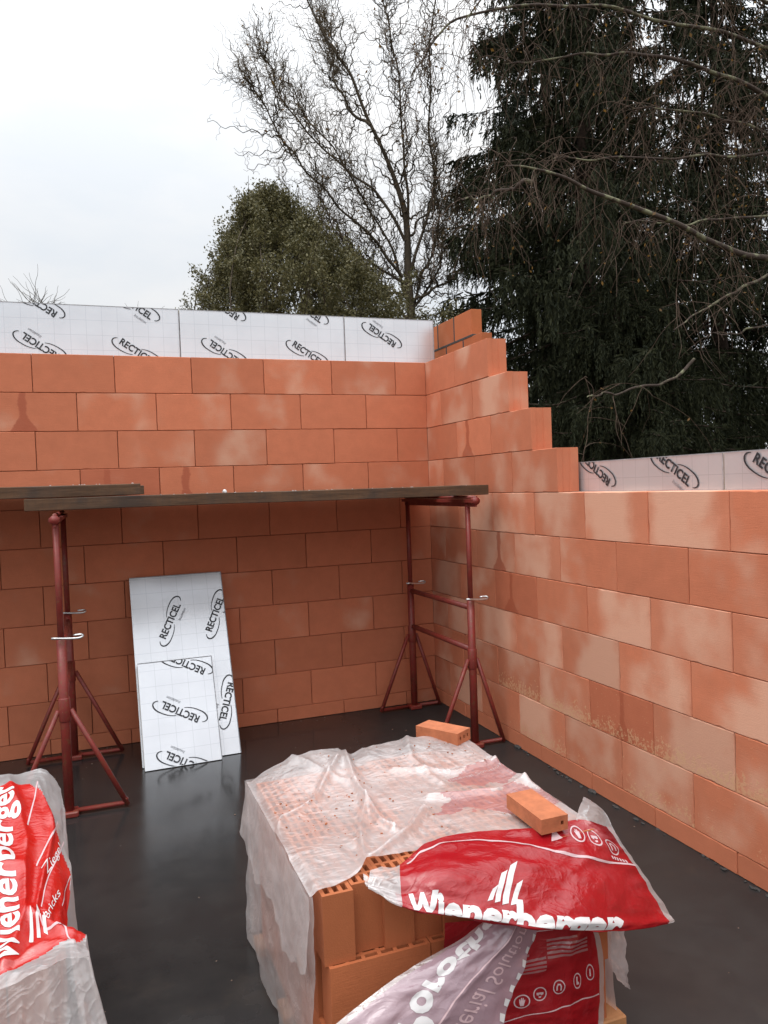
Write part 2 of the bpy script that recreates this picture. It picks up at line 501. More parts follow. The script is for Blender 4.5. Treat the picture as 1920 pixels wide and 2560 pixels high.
def red_paint():
    m, nt, p, out = new_mat('red_oxide_paint'); L = nt.links
    tc = N(nt, 'ShaderNodeTexCoord'); v = tc.outputs['Object']
    n1 = noise_n(nt, v, 9, 6, 0.7); n2 = noise_n(nt, v, 55, 5, 0.7)
    c = mix_n(nt, rng_n(nt, n1, 0.3, 0.7), (0.25, 0.030, 0.022), (0.15, 0.022, 0.018))
    c = mix_n(nt, rng_n(nt, n2, 0.52, 0.66, 0, 0.8), c, (0.17, 0.070, 0.032))
    c = mix_n(nt, rng_n(nt, noise_n(nt, v, 120, 3, 0.6), 0.70, 0.76, 0, 0.5), c, (0.5, 0.42, 0.38))
    L.new(c, p.inputs['Base Color'])
    L.new(rng_n(nt, n1, 0.3, 0.7, 0.32, 0.6), p.inputs['Roughness'])
    L.new(bump_n(nt, n2, 0.25, 0.003), p.inputs['Normal'])
    return m


M['redsteel'] = red_paint()


def bark_material(name, a, b, lichen=None, scale=8):
    m, nt, p, out = new_mat(name); L = nt.links
    tc = N(nt, 'ShaderNodeTexCoord'); v = tc.outputs['Object']
    c = mix_n(nt, rng_n(nt, noise_n(nt, v, scale, 5, 0.65), 0.35, 0.68), a, b)
    if lichen: c = mix_n(nt, rng_n(nt, noise_n(nt, v, 5, 4, 0.6), 0.50, 0.60, 0, 0.85), c, lichen)
    L.new(c, p.inputs['Base Color']); p.inputs['Roughness'].default_value = 0.9
    p.inputs['Specular IOR Level'].default_value = 0.2
    return m


def leaf_material(name, a, b, trans=0.25, rough=0.6):
    m, nt, p, out = new_mat(name); L = nt.links
    g = N(nt, 'ShaderNodeNewGeometry')
    c = mix_n(nt, g.outputs['Random Per Island'], a, b)
    L.new(c, p.inputs['Base Color']); p.inputs['Roughness'].default_value = rough
    p.inputs['Specular IOR Level'].default_value = 0.3
    t = N(nt, 'ShaderNodeBsdfTranslucent'); L.new(c, t.inputs['Color'])
    mx = N(nt, 'ShaderNodeMixShader'); mx.inputs[0].default_value = trans
    L.new(p.outputs[0], mx.inputs[1]); L.new(t.outputs[0], mx.inputs[2]); L.new(mx.outputs[0], out.inputs['Surface'])
    return m


M['bark_willow'] = bark_material('willow_bark', (0.085, 0.066, 0.045), (0.05, 0.04, 0.03))
M['twig_willow'] = bark_material('willow_twig', (0.15, 0.112, 0.065), (0.085, 0.062, 0.04))
M['bark_birch'] = bark_material('branch_bark', (0.075, 0.055, 0.045), (0.045, 0.033, 0.028), (0.21, 0.21, 0.13))
M['twig_birch'] = bark_material('drooping_twig', (0.125, 0.085, 0.062), (0.07, 0.048, 0.037))
M['bark_spruce'] = bark_material('spruce_bark', (0.075, 0.052, 0.04), (0.04, 0.028, 0.022))
M['spruce'] = leaf_material('spruce_needles', (0.012, 0.017, 0.008), (0.040, 0.044, 0.018), 0.12, 0.85)
M['spruce_far'] = leaf_material('dark_needles', (0.014, 0.020, 0.011), (0.030, 0.038, 0.020), 0.1, 0.8)
M['bush'] = leaf_material('olive_leaves', (0.068, 0.066, 0.026), (0.170, 0.148, 0.066), 0.25, 0.5)
M['leaf_yellow'] = leaf_material('last_leaves', (0.26, 0.14, 0.03), (0.12, 0.065, 0.025), 0.4)


# ------------------------------------------------------------------ setting: ground and floor
g = link('ground', mesh_np('ground', [(-400, -400, -.25), (400, -400, -.25), (400, 700, -.25), (-400, 700, -.25)], [(0, 1, 2, 3)]), M['ground'])
tag(g, 'bare earth around the building site', None, kind='structure')
g['label'] = 'bare earth and grass ground around the building shell'
fl = link('floor', box_mesh('floor', 7.2, 9.2, 0.26, origin=(-6.9, -8.9, -0.26)), M['floor'])
tag(fl, 'dark wet floor slab inside the unfinished walls', kind='structure')

# ------------------------------------------------------------------ block walls
BL, BH, BT, HB = 0.5, 0.25, 0.138, 0.0975
_block_cache = {}


def wall_block_mesh(length, height):
    """glued hollow-clay block: tongue and groove at its ends, arrises a little worn and chipped (several patterns per size)"""
    var = random.randrange(5)
    key = (round(length, 3), round(height, 3), var)
    if key in _block_cache: return _block_cache[key]
    g_, d, t, ch = 0.0016, 0.007, BT, 0.004
    x0, x1, z0, z1 = -length / 2 + g_, length / 2 - g_, 0.0012, height - 0.0012
    bm = bmesh.new()
    poly = [(x0, ch), (x1, ch), (x1, t * .22), (x1 - d, t * .26), (x1 - d, t * .60), (x1, t * .64), (x1, t), (x0, t), (x0, t * .64), (x0 + d, t * .60), (x0 + d, t * .26), (x0, t * .22)]
    prism(bm, poly, z0, z1)
    front = [f for f in bm.faces if all(abs(v.co.y - ch) < 1e-6 for v in f.verts)]
    bmesh.ops.delete(bm, geom=front, context='FACES_ONLY')
    nx, nz = max(4, int(length / .032)), max(2, int(height / .032))
    ring = [(x0 + (x1 - x0) * i / nx, z0, 0, 1) for i in range(nx)] + [(x1, z0 + (z1 - z0) * i / nz, -1, 0) for i in range(nz)] \
        + [(x1 - (x1 - x0) * i / nx, z1, 0, -1) for i in range(nx)] + [(x0, z1 - (z1 - z0) * i / nz, 1, 0) for i in range(nz)]
    corner = {0, nx, nx + nz, 2 * nx + nz}
    diag = {0: (1, 1), nx: (-1, 1), nx + nz: (-1, -1), 2 * nx + nz: (1, -1)}
    outer, inner = [], []
    for i, (x, z, dx, dz) in enumerate(ring):
        if i in corner: dx, dz = diag[i]
        ins = random.uniform(.0018, .0032)
        if random.random() < .07: ins = random.uniform(.004, .009)
        outer.append(bm.verts.new((x, ch, z))); inner.append(bm.verts.new((x + dx * ins, 0, z + dz * ins)))
    n = len(ring)
    for i in range(n):
        j = (i + 1) % n
        bm.faces.new((outer[i], outer[j], inner[j], inner[i]))
    bm.faces.new(inner)
    bmesh.ops.remove_doubles(bm, verts=bm.verts[:], dist=1e-5)
    me = bm_mesh('block', bm); me.materials.append(M['clay'])
    _block_cache[key] = me
    return me


def put_block(parent, a0, a1, z, h, axis, bloom, wet=0.0, name='block', tone=None):
    """a0<a1 positions along the wall; axis 'x' = back wall (face at y=0), 'y' = side wall (face at x=0, a measured towards the viewer)"""
    me = wall_block_mesh(a1 - a0, h)
    o = bpy.data.objects.new(name, me); COL.objects.link(o); o.parent = parent
    c = (a0 + a1) / 2
    dz = random.uniform(-.0012, .0018); tilt = random.uniform(-.0022, .0022)
    if axis == 'x':
        o.location = (c, dz, z); o.rotation_euler = (0, 0, tilt)
    else:
        o.location = (dz * -1, -c, z); o.rotation_euler = (0, 0, -math.pi / 2 + tilt)
    tone = random.random() if tone is None else tone
    o.color = (bloom, wet, tone, 1)
    return o


bw = empty('block_wall', (0, 0, 0))
tag(bw, 'long terracotta block wall behind the scaffold planks and the leaning boards', 'wall')
XL = -4.75
for row in range(0, 11):
    h = HB if row == 0 else BH
    z = 0 if row == 0 else HB + BH * (row - 1)
    first = 0.25 if row % 2 == 0 else 0.492
    edges = [0.0]
    a = -first
    while a > XL: edges.append(a); a -= BL
    for i in range(len(edges) - 1):
        bloom = random.uniform(0.25, 0.62) if row > 6 else random.uniform(0.15, 0.5)
        wet = 0.0
        if (row, i) in ((9, 5), (7, 3)): wet = 0.5
        if (row, i) in ((7, 4),): wet = 0.85
        put_block(bw, edges[i + 1], edges[i], z, h, 'x', bloom, wet)

def core(parent, x0, x1, y0, y1, z0, z1):  # slab added inside the wall so no sky light leaks through the joints
    link('joint_backing', box_mesh('joint_backing', x1 - x0, y1 - y0, z1 - z0, origin=(x0, y0, z0)), M['clay_joint'], parent)


core(bw, XL + .5, -.004, .030, .110, .004, HB + BH * 10 - .006)
sw = empty('block_wall', (0, 0, 0))
tag(sw, 'terracotta block side wall with stepped end at the corner, whitish bloom on its blocks', 'wall')
ENDS = {7: 1.757, 8: 1.497, 9: 1.245, 10: 0.993}
YF = 5.0
for row in range(0, 11):
    h = HB if row == 0 else BH
    z = 0 if row == 0 else HB + BH * (row - 1)
    end = ENDS.get(row, YF)
    first = 0.5 if row % 2 == 0 else 0.257
    edges = [-BT]
    a = first
    while a < end - 0.06: edges.append(a); a += BL
    if end < YF: edges.append(end)
    else: edges.append(a)
    for i in range(len(edges) - 1):
        bloom = random.uniform(0.45, 0.95)
        if row == 0: bloom = random.uniform(0.0, 0.3)
        wet, tone = 0.0, None
        if row == 8 and i == 1: wet = 0.45
        if row == 5 and i == 2: wet = 0.45
        if row == 4 and i == 2: wet, bloom = 0.80, 0.2
        if row == 2 and i == 4: wet, bloom = 0.82, 0.2
        o = put_block(sw, edges[i], edges[i + 1], z, h, 'y', bloom, wet, tone=tone)
        if row in (1, 2) and i >= 2: o.color = (bloom, wet, o.color[2], random.uniform(.25, .6) if (row == 2 or i % 2) else .8)

core(sw, .030, .110, -YF + .3, BT - .02, .004, HB + BH * 6 - .006)
for row, end in ENDS.items():
    core(sw, .030, .110, -end + .03, BT - .02, HB + BH * (row - 1) - .005, HB + BH * row - .006)
# outer leaf: smaller hollow blocks in dark mortar, racked back in steps
ow = empty('outer_block_wall', (0, 0, 0))
tag(ow, 'stepped outer wall of small orange blocks with dark mortar joints beyond the corner', 'wall')
SB = (0.286, 0.086, 0.188)


def small_block(name):
    bm = bmesh.new()
    bm_box(bm, -SB[0] / 2, SB[0] / 2, 0, SB[1], 0, SB[2])
    bmesh.ops.bevel(bm, geom=bm.edges[:], offset=0.002, segments=1, affect='EDGES')
    return bm_mesh(name, bm)


sb_me = small_block('small_block'); sb_me.materials.append(M['clay_pack'])
bed_me = box_mesh('bed_joint', 0.300, 0.091, 0.019, .003, origin=(-0.150, -0.0025, -.003)); bed_me.materials.append(M['mortar'])
perp_me = box_mesh('head_joint', 0.0190, 0.0905, 0.184, .003, origin=(-0.0095, -0.0022, 0.004)); perp_me.materials.append(M['mortar'])
for k in range(14):
    ztop = 2.948 - 0.2 * k
    yend = -0.299 - 0.149 * k
    if ztop < 0.1: break
    y = yend; i = 0
    while y < 0.55:
        o = bpy.data.objects.new('block', sb_me); COL.objects.link(o); o.parent = ow
        o.location = (0.25, y + SB[0] / 2, ztop - SB[2]); o.rotation_euler = (0, 0, -math.pi / 2)
        o.color = (random.uniform(0.0, 0.45), 0, random.random(), 1)
        if k < 4:
            o = bpy.data.objects.new('mortar_bed', bed_me); COL.objects.link(o); o.parent = ow
            o.location = (0.25, y + SB[0] / 2, ztop - 0.2); o.rotation_euler = (0, 0, -math.pi / 2)
            o = bpy.data.objects.new('mortar_joint', perp_me); COL.objects.link(o); o.parent = ow
            o.location = (0.25, y + SB[0] + 0.006, ztop - 0.188); o.rotation_euler = (0, 0, -math.pi / 2)
        y += SB[0] + 0.012; i += 1

# mortar crumbs along the foot of the side wall
bm = bmesh.new()
for i in range(46):
    y = -random.uniform(1.2, 4.6); s = random.uniform(.004, .012)
    if random.random() < 0.15: s *= 2
    mt = Matrix.Translation((-random.uniform(0.0, 0.03), y, s * .2)) @ Matrix.Diagonal((s * .9, s * 1.8, s * .6, 1))
    bmesh.ops.create_icosphere(bm, subdivisions=1, radius=1, matrix=mt)
for v in bm.verts: v.co += Vector((random.uniform(-1, 1), random.uniform(-1, 1), random.uniform(0, 1))) * .003
cr = link('mortar_droppings', bm_mesh('mortar_droppings', bm), M['mortar'])
tag(cr, 'grey mortar droppings along the foot of the side wall', 'mortar', kind='stuff')


bm = bmesh.new()
for i in range(100):
    x, y = random.uniform(-3.2, -.03), random.uniform(-4.2, -.15)
    if i % 3 == 0: y = -random.uniform(.02, .12); x = random.uniform(-3, 0)
    s = random.choice([.0015, .002, .0025, .004])
    bmesh.ops.create_icosphere(bm, subdivisions=1, radius=1, matrix=Matrix.Translation((x, y, s * .4)) @ Matrix.Rotation(random.uniform(0, 3), 4, 'Z') @ Matrix.Diagonal((s * 1.6, s, s * .6, 1)))
o = link('floor_grit', bm_mesh('floor_grit', bm), M['grit']); tag(o, 'fine grit and brick dust scattered on the dark floor', 'grit', kind='stuff')


# ------------------------------------------------------------------ lettering helpers
def text_bm(s, size=1.0, bold=0.0, shear=0.0, spacing=1.0):
    cu = bpy.data.curves.new('t', 'FONT')
    cu.body = s; cu.size = size; cu.offset = bold; cu.shear = shear; cu.space_character = spacing
    cu.resolution_u = 3
    o = bpy.data.objects.new('t', cu); COL.objects.link(o)
    bpy.context.view_layer.update()
    dg = bpy.context.evaluated_depsgraph_get()
    me = bpy.data.meshes.new_from_object(o.evaluated_get(dg))
    bpy.data.objects.remove(o); bpy.data.curves.remove(cu)
    bm = bmesh.new(); bm.from_mesh(me); bpy.data.meshes.remove(me)
    return bm


def bm_bounds(bm):
    xs = [v.co.x for v in bm.verts]; ys = [v.co.y for v in bm.verts]
    return min(xs), max(xs), min(ys), max(ys)


def bm_stroke(bm, pts, w):
    """flat ribbon along a 2-D polyline; w scalar or list"""
    P = np.array(pts, float); n = len(P)
    T = np.gradient(P, axis=0); T /= np.linalg.norm(T, axis=1, keepdims=True) + 1e-9
    Nn = np.stack([-T[:, 1], T[:, 0]], 1)
    ww = np.full(n, w) if np.isscalar(w) else np.array(w)
    a = [bm.verts.new((*(P[i] + Nn[i] * ww[i] / 2), 0)) for i in range(n)]
    b = [bm.verts.new((*(P[i] - Nn[i] * ww[i] / 2), 0)) for i in range(n)]
    for i in range(n - 1): bm.faces.new((b[i], b[i + 1], a[i + 1], a[i]))


def bm_clip(bm, x0, x1, y0, y1):
    for co, no in (((x0, 0, 0), (-1, 0, 0)), ((x1, 0, 0), (1, 0, 0)), ((0, y0, 0), (0, -1, 0)), ((0, y1, 0), (0, 1, 0))):
        bmesh.ops.bisect_plane(bm, geom=bm.verts[:] + bm.edges[:] + bm.faces[:], plane_co=co, plane_no=no, clear_outer=True, dist=1e-6)


def arc2(cx, cy, rx, ry, a0, a1, n=14, rot=0):
    t = np.linspace(R(a0), R(a1), n); c, s = math.cos(R(rot)), math.sin(R(rot))
    x, y = rx * np.cos(t), ry * np.sin(t)
    return np.stack([cx + c * x - s * y, cy + s * x + c * y], 1)


def foil_logo_bm():
    """the board maker's mark: name between two swooshes, small italic word under its end; unit = length of the name"""
    bm = text_bm('RECTICEL', 1, 0.028, 0.0, 1.02)
    x0, x1, y0, y1 = bm_bounds(bm)
    s = 1.0 / (x1 - x0)
    for v in bm.verts: v.co = Vector(((v.co.x - x0) * s - .5, (v.co.y - y0) * s * 1.1 - .085, 0))
    # upper swoosh round the end of the name
    P = np.concatenate([np.array([(.05, .125), (.16, .175), (.30, .205)]), arc2(.45, .075, .24, .135, 85, -50, 12)])
    n = len(P); bm_stroke(bm, smooth_path(P, 26), list(.012 + .022 * np.sin(np.linspace(0.05, 3.0, 26)) ** 1))
    P = -P
    bm_stroke(bm, smooth_path(P, 26), list(.012 + .022 * np.sin(np.linspace(0.05, 3.0, 26)) ** 1))
    return bm


def foil_word_bm():
    bm = text_bm('Insulation', 1, 0.0, 0.25)
    x0, x1, y0, y1 = bm_bounds(bm); s = .36 / (x1 - x0)
    for v in bm.verts: v.co = Vector(((v.co.x - x0) * s + .10, (v.co.y - y0) * s * 1.1 - .235, 0))
    return bm


_logo = bpy.data.meshes.new('logo'); _b = foil_logo_bm(); _b.to_mesh(_logo); _b.free()
_word = bpy.data.meshes.new('word'); _b = foil_word_bm(); _b.to_mesh(_word); _b.free()


def board(name, label, w, h, t, mat_world, logos, group=None, extra=None):
    """insulation board: local x across, z up, foil face at y=0 looking to -y, foam core behind"""
    e = empty(name); e.matrix_world = mat_world
    tag(e, label, 'insulation board', group)
    core = box_mesh('foam_core', w - .002, t - .002, h - .002, 0.001, origin=(.001, .001, .001))
    link('foam_core', core, M['foam'], e)
    # foil facing, slightly dented
    nx, nz = max(4, int(w / .05)), max(4, int(h / .05))
    X, Z = np.meshgrid(np.linspace(0, w, nx + 1), np.linspace(0, h, nz + 1))
    Y = -0.0006 - 0.0
    sd = random.uniform(0, 50)
    Yg = np.full(X.shape, Y) + .0012 * fbm(X, Z, 4.0, sd)
    V = np.stack([X, Yg - .0012, Z], -1).reshape(-1, 3)
    i = np.arange(nz)[:, None] * (nx + 1) + np.arange(nx)[None, :]
    F = np.stack([i, i + 1, i + nx + 2, i + nx + 1], -1).reshape(-1, 4)
    fo = link('foil_face', mesh_np('foil_face', V, F, True), M['foil'], e)
    for (x0_, x1_, z0_, z1_) in ((0, w, h - .004, h), (w - .004, w, 0, h - .004)):  # thin grey line drawn along top and right edge to mark the outline
        link('edge_line', mesh_np('edge_line', [(x0_, -.0056, z0_), (x1_, -.0056, z0_), (x1_, -.0056, z1_), (x0_, -.0056, z1_)], [(0, 1, 2, 3)]), M['edge_line'], fo)
    for (lx, lz, size, ang) in logos:
        for src, mt, nm in ((_logo, M['print_dark'], 'printed_logo'), (_word, M['print_grey'], 'printed_word')):
            b = bmesh.new(); b.from_mesh(src)
            b.transform(Matrix.Translation((lx, lz, 0)) @ Matrix.Rotation(R(ang), 4, 'Z') @ Matrix.Diagonal((size, size, 1, 1)))
            bm_clip(b, .003, w - .003, .003, h - .003)
            if not b.faces: b.free(); continue
            for v in b.verts: v.co = Vector((v.co.x, -.0052, v.co.y))
            for f in b.faces:
                f.normal_update()
                if f.normal.y > 0: f.normal_flip()
            link(nm, bm_mesh(nm, b), mt, fo)
    return e


# boards standing in the cavity on top of the back wall
ZB, ZT, YB = 2.355, 2.955, 0.16
LS = .255
def bl(x, z, x0): return (x - x0, z - ZB)
def back_board(x0, x1, label, pts):
    board('insulation_board', label, x1 - x0 - .004, ZT - ZB, .08, Matrix.Translation((x0, YB, ZB)),
          [(x - x0, z - ZB, LS, a) for x, z, a in pts], 'foil boards on the back wall')
back_board(-3.01, -1.796, 'foil insulation board on the back wall top at the left end of the row', [(-2.70, 2.955, 146), (-2.09, 2.96, -34), (-2.70, 2.675, 146), (-2.09, 2.65, -34)])
back_board(-1.796, -0.583, 'foil insulation board in the middle of the row on the back wall top', [(-1.49, 2.985, 146), (-.87, 2.985, -34), (-1.49, 2.665, 146), (-.88, 2.67, -34)])
back_board(-0.583, 0.155, 'short foil insulation board next to the corner on top of the back wall', [(-.285, 2.825, 146)])
back_board(-4.23, -3.01, 'foil insulation board cut off by the left edge of the picture', [(-3.3, 2.96, -34), (-3.9, 2.96, 146), (-3.3, 2.66, -34)])

# boards on the side wall
SZB, SZT = 1.165, 1.762
def side_board(v0, v1, label, pts):
    mt = Matrix.Translation((.16, -v0, SZB)) @ Matrix.Rotation(-math.pi / 2, 4, 'Z')
    board('insulation_board', label, v1 - v0 - .004, SZT - SZB, .08, mt, [(v - v0, z - SZB, LS, a) for v, z, a in pts], 'foil boards on the side wall')
side_board(1.62, 2.815, 'foil insulation board on the side wall starting at the stepped blocks', [(1.90, 1.715, 146), (2.50, 1.700, -34)])
side_board(2.815, 4.02, 'foil insulation board on the side wall at the right edge of the picture', [(3.09, 1.66, -34), (3.7, 1.7, 146)])

# two boards leaning against the back wall
def leaning(x0, x1, y_foot, z_len, tilt, yaw, t, label, logos):
    mt = Matrix.Translation((x0, y_foot, 0.004)) @ Matrix.Rotation(R(yaw), 4, 'Z') @ Matrix.Rotation(-R(tilt), 4, 'X')
    return board('leaning_board', label, x1 - x0, z_len, t, mt, logos)
leaning(-2.215, -1.612, -0.545, 1.215, 23.5, 0.8, .04, 'tall foil insulation board leaning on the back wall behind a smaller one', [(.24, .90, .25, 62), (.535, .92, .25, 64), (.545, .33, .25, 250)])
leaning(-2.205, -1.742, -0.612, .655, 23.6, 0.8, .045, 'smaller foil insulation board leaning in front of the tall one', [(.235, .325, .25, 150), (.30, .62, .25, 150), (.235, .02, .25, 150)])


# ------------------------------------------------------------------ trestles
def trestle(x, y_near, y_far, foot_l, foot_r, label, rx=0.0):
    e = empty('scaffold_trestle', (x, 0, 0))
    tag(e, label, 'trestle', 'red builder\'s trestles under the planks')
    for y, dx in ((y_near, 0.0), (y_far, rx)):
        link('post', tube_mesh('post', [(dx, y, .03), (dx, y, .52), (dx, y, .93)], [.025, .025, .0245], 12), M['redsteel'], e)
        link('inner_tube', tube_mesh('inner_tube', [(dx, y, .86), (dx, y, 1.548)], .0168, 12), M['redsteel'], e)
        link('collar', tube_mesh('collar', [(dx, y, .50), (dx, y, .505), (dx, y, .62), (dx, y, .625)], [.0275, .030, .030, .0275], 12), M['redsteel'], e)
        link('base_plate', box_mesh('base_plate', .09, .09, .03, .006, origin=(dx - .045, y - .045, 0)), M['redsteel'], e)
        for s, f in ((-1, foot_l), (1, foot_r)):
            link('brace', tube_mesh('brace', [(dx + s * .03, y, .56), (dx + s * (.03 + (f - .03) * .5), y - .005, .29), (dx + s * f, y - .01, .012)], .0135, 8), M['redsteel'], e)
            link('foot_bar', tube_mesh('foot_bar', [(dx + s * .03, y, .022), (dx + s * (f - .02), y - .005, .022), (dx + s * (f - .005), y - .01, .05)], .0125, 8), M['redsteel'], e)
        # locking pin through the tube, bent into a hook
        hk = [(dx - .045, y - .034, .945), (dx + .03, y - .036, .938), (dx + .085, y - .04, .936), (dx + .105, y - .035, .942), (dx + .10, y - .02, .95), (dx + .06, y - .012, .948)]
        link('locking_pin', tube_mesh('locking_pin', smooth_path(hk, 16), .006, 8), M['zinc'], e)
    for zc in (.885, .62):
        link('cross_bar', tube_mesh('cross_bar', [(0, y_near + .03, zc), (rx, y_far - .03, zc)], .018, 10), M['redsteel'], e)
    bm = bmesh.new()
    bm_box(bm, -.026, .026, y_near - .12, y_far + .05, 1.546, 1.566)
    for v in bm.verts:
        t_ = (v.co.y - y_near) / (y_far - y_near); v.co.x += rx * t_
    bm_box(bm, -.006, .006, y_near - .12, y_far + .05, 1.52, 1.5459)
    link('top_beam', bm_mesh('top_beam', bm), M['redsteel'], e)
    link('beam_end', tube_mesh('beam_end', [(0, y_near - .125, 1.556), (0, y_near - .08, 1.556)], .024, 12), M['redsteel'], e)
    link('top_rod', tube_mesh('top_rod', [(0, y_near - .12, 1.578), (rx, y_far + .04, 1.578)], .0105, 8), M['redsteel'], e)
    return e


trestle(-2.615, -1.10, -0.16, .275, .29, 'red steel trestle standing beside the leaning foil boards', .01)
trestle(-0.235, -1.10, -0.13, .27, .20, 'red steel trestle standing in the corner of the two walls', -.005)

# planks
def plank(x0, x1, y0, y1, z, th, label, tilt=0.0, yaw=0.0):
    bm = bmesh.new()
    L_ = x1 - x0
    bm_box(bm, 0, L_, 0, y1 - y0, 0, th)
    bmesh.ops.subdivide_edges(bm, edges=[e for e in bm.edges if abs(e.verts[0].co.x - e.verts[1].co.x) > .5], cuts=24)
    for v in bm.verts:
        n_ = mnoise.noise((v.co.x * 2.2, v.co.y * 4 + x0, v.co.z * 3 + y0))
        v.co.z += n_ * .004; v.co.y += mnoise.noise((v.co.x * 3.1 + 7, y0 * 9, 3)) * .004
    bmesh.ops.bevel(bm, geom=[e for e in bm.edges if len(e.link_faces) == 2 and e.calc_face_angle(0) > 1], offset=.003, segments=1, affect='EDGES')
    o = link('scaffold_plank', bm_mesh('scaffold_plank', bm), M['plank'], None, (x0, y0, z), (0, tilt, yaw))
    tag(o, label, 'plank', 'weathered planks across the trestles')
    return o


PT = R(.35)
plank(-2.757, -0.095, -1.125, -0.915, 1.606, .062, 'front weathered scaffold plank spanning both trestles, its long edge to the viewer', PT)
plank(-2.70, -0.13, -0.715, -0.510, 1.606, .060, 'weathered plank behind the front scaffold plank, across an open gap', PT)
plank(-2.72, -0.11, -0.500, -0.285, 1.606, .060, 'third weathered scaffold plank counted from the front edge', PT)
plank(-2.71, -0.12, -0.275, -0.022, 1.606, .058, 'rearmost weathered scaffold plank next to the back wall', PT)
plank(-4.60, -2.185, -1.120, -0.915, 1.6765, .060, 'upper plank overlapping the front plank at the left trestle', R(.15))
plank(-4.60, -2.128, -0.500, -0.285, 1.678, .054, 'upper plank behind the overlapping one, its end a little further right', R(.15))
plank(-4.60, -2.25, -0.715, -0.510, 1.678, .056, 'upper plank lying beside the open gap at the left trestle', R(.15))
plank(-4.60, -2.20, -0.275, -0.022, 1.678, .056, 'upper plank against the back wall at the left trestle', R(.15))
# plaster lump and crumbs on the planks
bm = bmesh.new(); bmesh.ops.create_icosphere(bm, subdivisions=2, radius=.013)
for v in bm.verts: v.co *= 1 + .25 * mnoise.noise(v.co * 90)
o = link('white_pebble', bm_mesh('white_pebble', bm), M['print_white'], None, (-1.735, -1.09, 1.669 - .0)); tag(o, 'small white lump lying on the front scaffold plank', 'pebble')
bm = bmesh.new()
for i in range(90):
    x = random.uniform(-2.75, -.2); upper = x < -2.2
    if random.random() < (.3 if upper else .75): continue
    z = (1.7375 + (x + 4.6) * -.0026) if upper else (1.6685 - (x + 2.757) * .0061)
    s = random.uniform(.0015, .0035)
    bmesh.ops.create_icosphere(bm, subdivisions=1, radius=1, matrix=Matrix.Translation((x, -1.118 + random.uniform(0.004, .03), z)) @ Matrix.Diagonal((s * 2.2, s, s * .6, 1)))
o = link('plank_droplets', bm_mesh('plank_droplets', bm), M['print_white']); tag(o, 'pale specks of water and grit along the plank edges', 'grit', kind='stuff')


# ------------------------------------------------------------------ hollow blocks for the packs
def hollow_block(L, W, H):
    """block standing on its bed: slots run down from the top"""
    xs = [-L / 2]; nx = 6
    web = .011; cell = (L - web * (nx + 1)) / nx
    for i in range(nx): xs += [xs[-1] + web, xs[-1] + web + cell]
    xs.append(L / 2)
    ny = 3; webx = .011; cy = (W - webx * (ny + 1)) / ny
    ys = [0.0]
    for i in range(ny): ys += [ys[-1] + webx, ys[-1] + webx + cy]
    ys.append(W)
    bm = bmesh.new()
    dep = .10
    def hole(i, j): return i % 2 == 1 and j % 2 == 1 and 0 < i < len(xs) - 2
    V = {}
    def vt(i, j, z):
        k = (i, j, z)
        if k not in V: V[k] = bm.verts.new((xs[i], ys[j], z))
        return V[k]
    for j in range(len(ys) - 1):
        for i in range(len(xs) - 1):
            if hole(i, j):
                q = [(i, j), (i + 1, j), (i + 1, j + 1), (i, j + 1)]
                bm.faces.new([vt(a, b, H - dep) for a, b in q])
                for (a, b), (c, d) in zip(q, q[1:] + q[:1]):
                    bm.faces.new([vt(a, b, H), vt(c, d, H), vt(c, d, H - dep), vt(a, b, H - dep)])
            else:
                bm.faces.new([vt(i, j, H), vt(i + 1, j, H), vt(i + 1, j + 1, H), vt(i, j + 1, H)])
    # outer shell
    n = len(xs) - 1; m_ = len(ys) - 1
    ring = [(i, 0) for i in range(n)] + [(n, j) for j in range(m_)] + [(i, m_) for i in range(n, 0, -1)] + [(0, j) for j in range(m_, 0, -1)]
    for (a, b), (c, d) in zip(ring, ring[1:] + ring[:1]):
        bm.faces.new([vt(a, b, 0), vt(c, d, 0), vt(c, d, H), vt(a, b, H)])
    bm.faces.new([bm.verts.new((x, y, 0)) for x, y in ((-L / 2, 0), (-L / 2, W), (L / 2, W), (L / 2, 0))])
    bmesh.ops.recalc_face_normals(bm, faces=bm.faces[:])
    return bm_mesh('hollow_block', bm)


hb_me = hollow_block(*SB); hb_me.materials.append(M['clay_pack'])


def pack_blocks(parent, x0, y0, layers, along_first, cols=10, rows=3, z0=.036):
    """layers bottom to top; a layer shows block ends to the front ('end') or long sides ('side')"""
    z = z0
    for li, kind in enumerate(layers):
        top = li == len(layers) - 1
        if kind == 'end':
            for c in range(cols):
                for r_ in range(rows):
                    if not top and 0 < c < cols - 1 and r_ == 1: continue
                    o = bpy.data.objects.new('block', hb_me); COL.objects.link(o); o.parent = parent
                    jy = 0.0
                    if top: jy = (.0, .026, .010, .020, .006, .030, .032, .034, .030, .034)[c] * (1 if r_ == 0 or c > 4 else 0)
                    o.location = (x0 + c * .0872 + .001, y0 + .144 + r_ * .2888 + jy, z); o.rotation_euler = (0, 0, -math.pi / 2 + random.uniform(-.006, .006))
                    # rotated -90 deg: local y -> +x
                    o.color = (random.uniform(0, .4), 0, random.random(), 1)
        else:
            for r_ in range(cols):
                for c in range(rows):
                    if c == 1 and 0 < r_ < cols - 1: continue
                    o = bpy.data.objects.new('block', hb_me); COL.objects.link(o); o.parent = parent
                    o.location = (x0 + .144 + c * .2888 + (0.010 if r_ == 0 else 0), y0 + r_ * .0872 - (.012 if r_ == 0 else 0), z); o.rotation_euler = (0, 0, random.uniform(-.006, .006))
                    o.color = (random.uniform(0, .4), 0, random.random(), 1)
        z += .1885
    return z


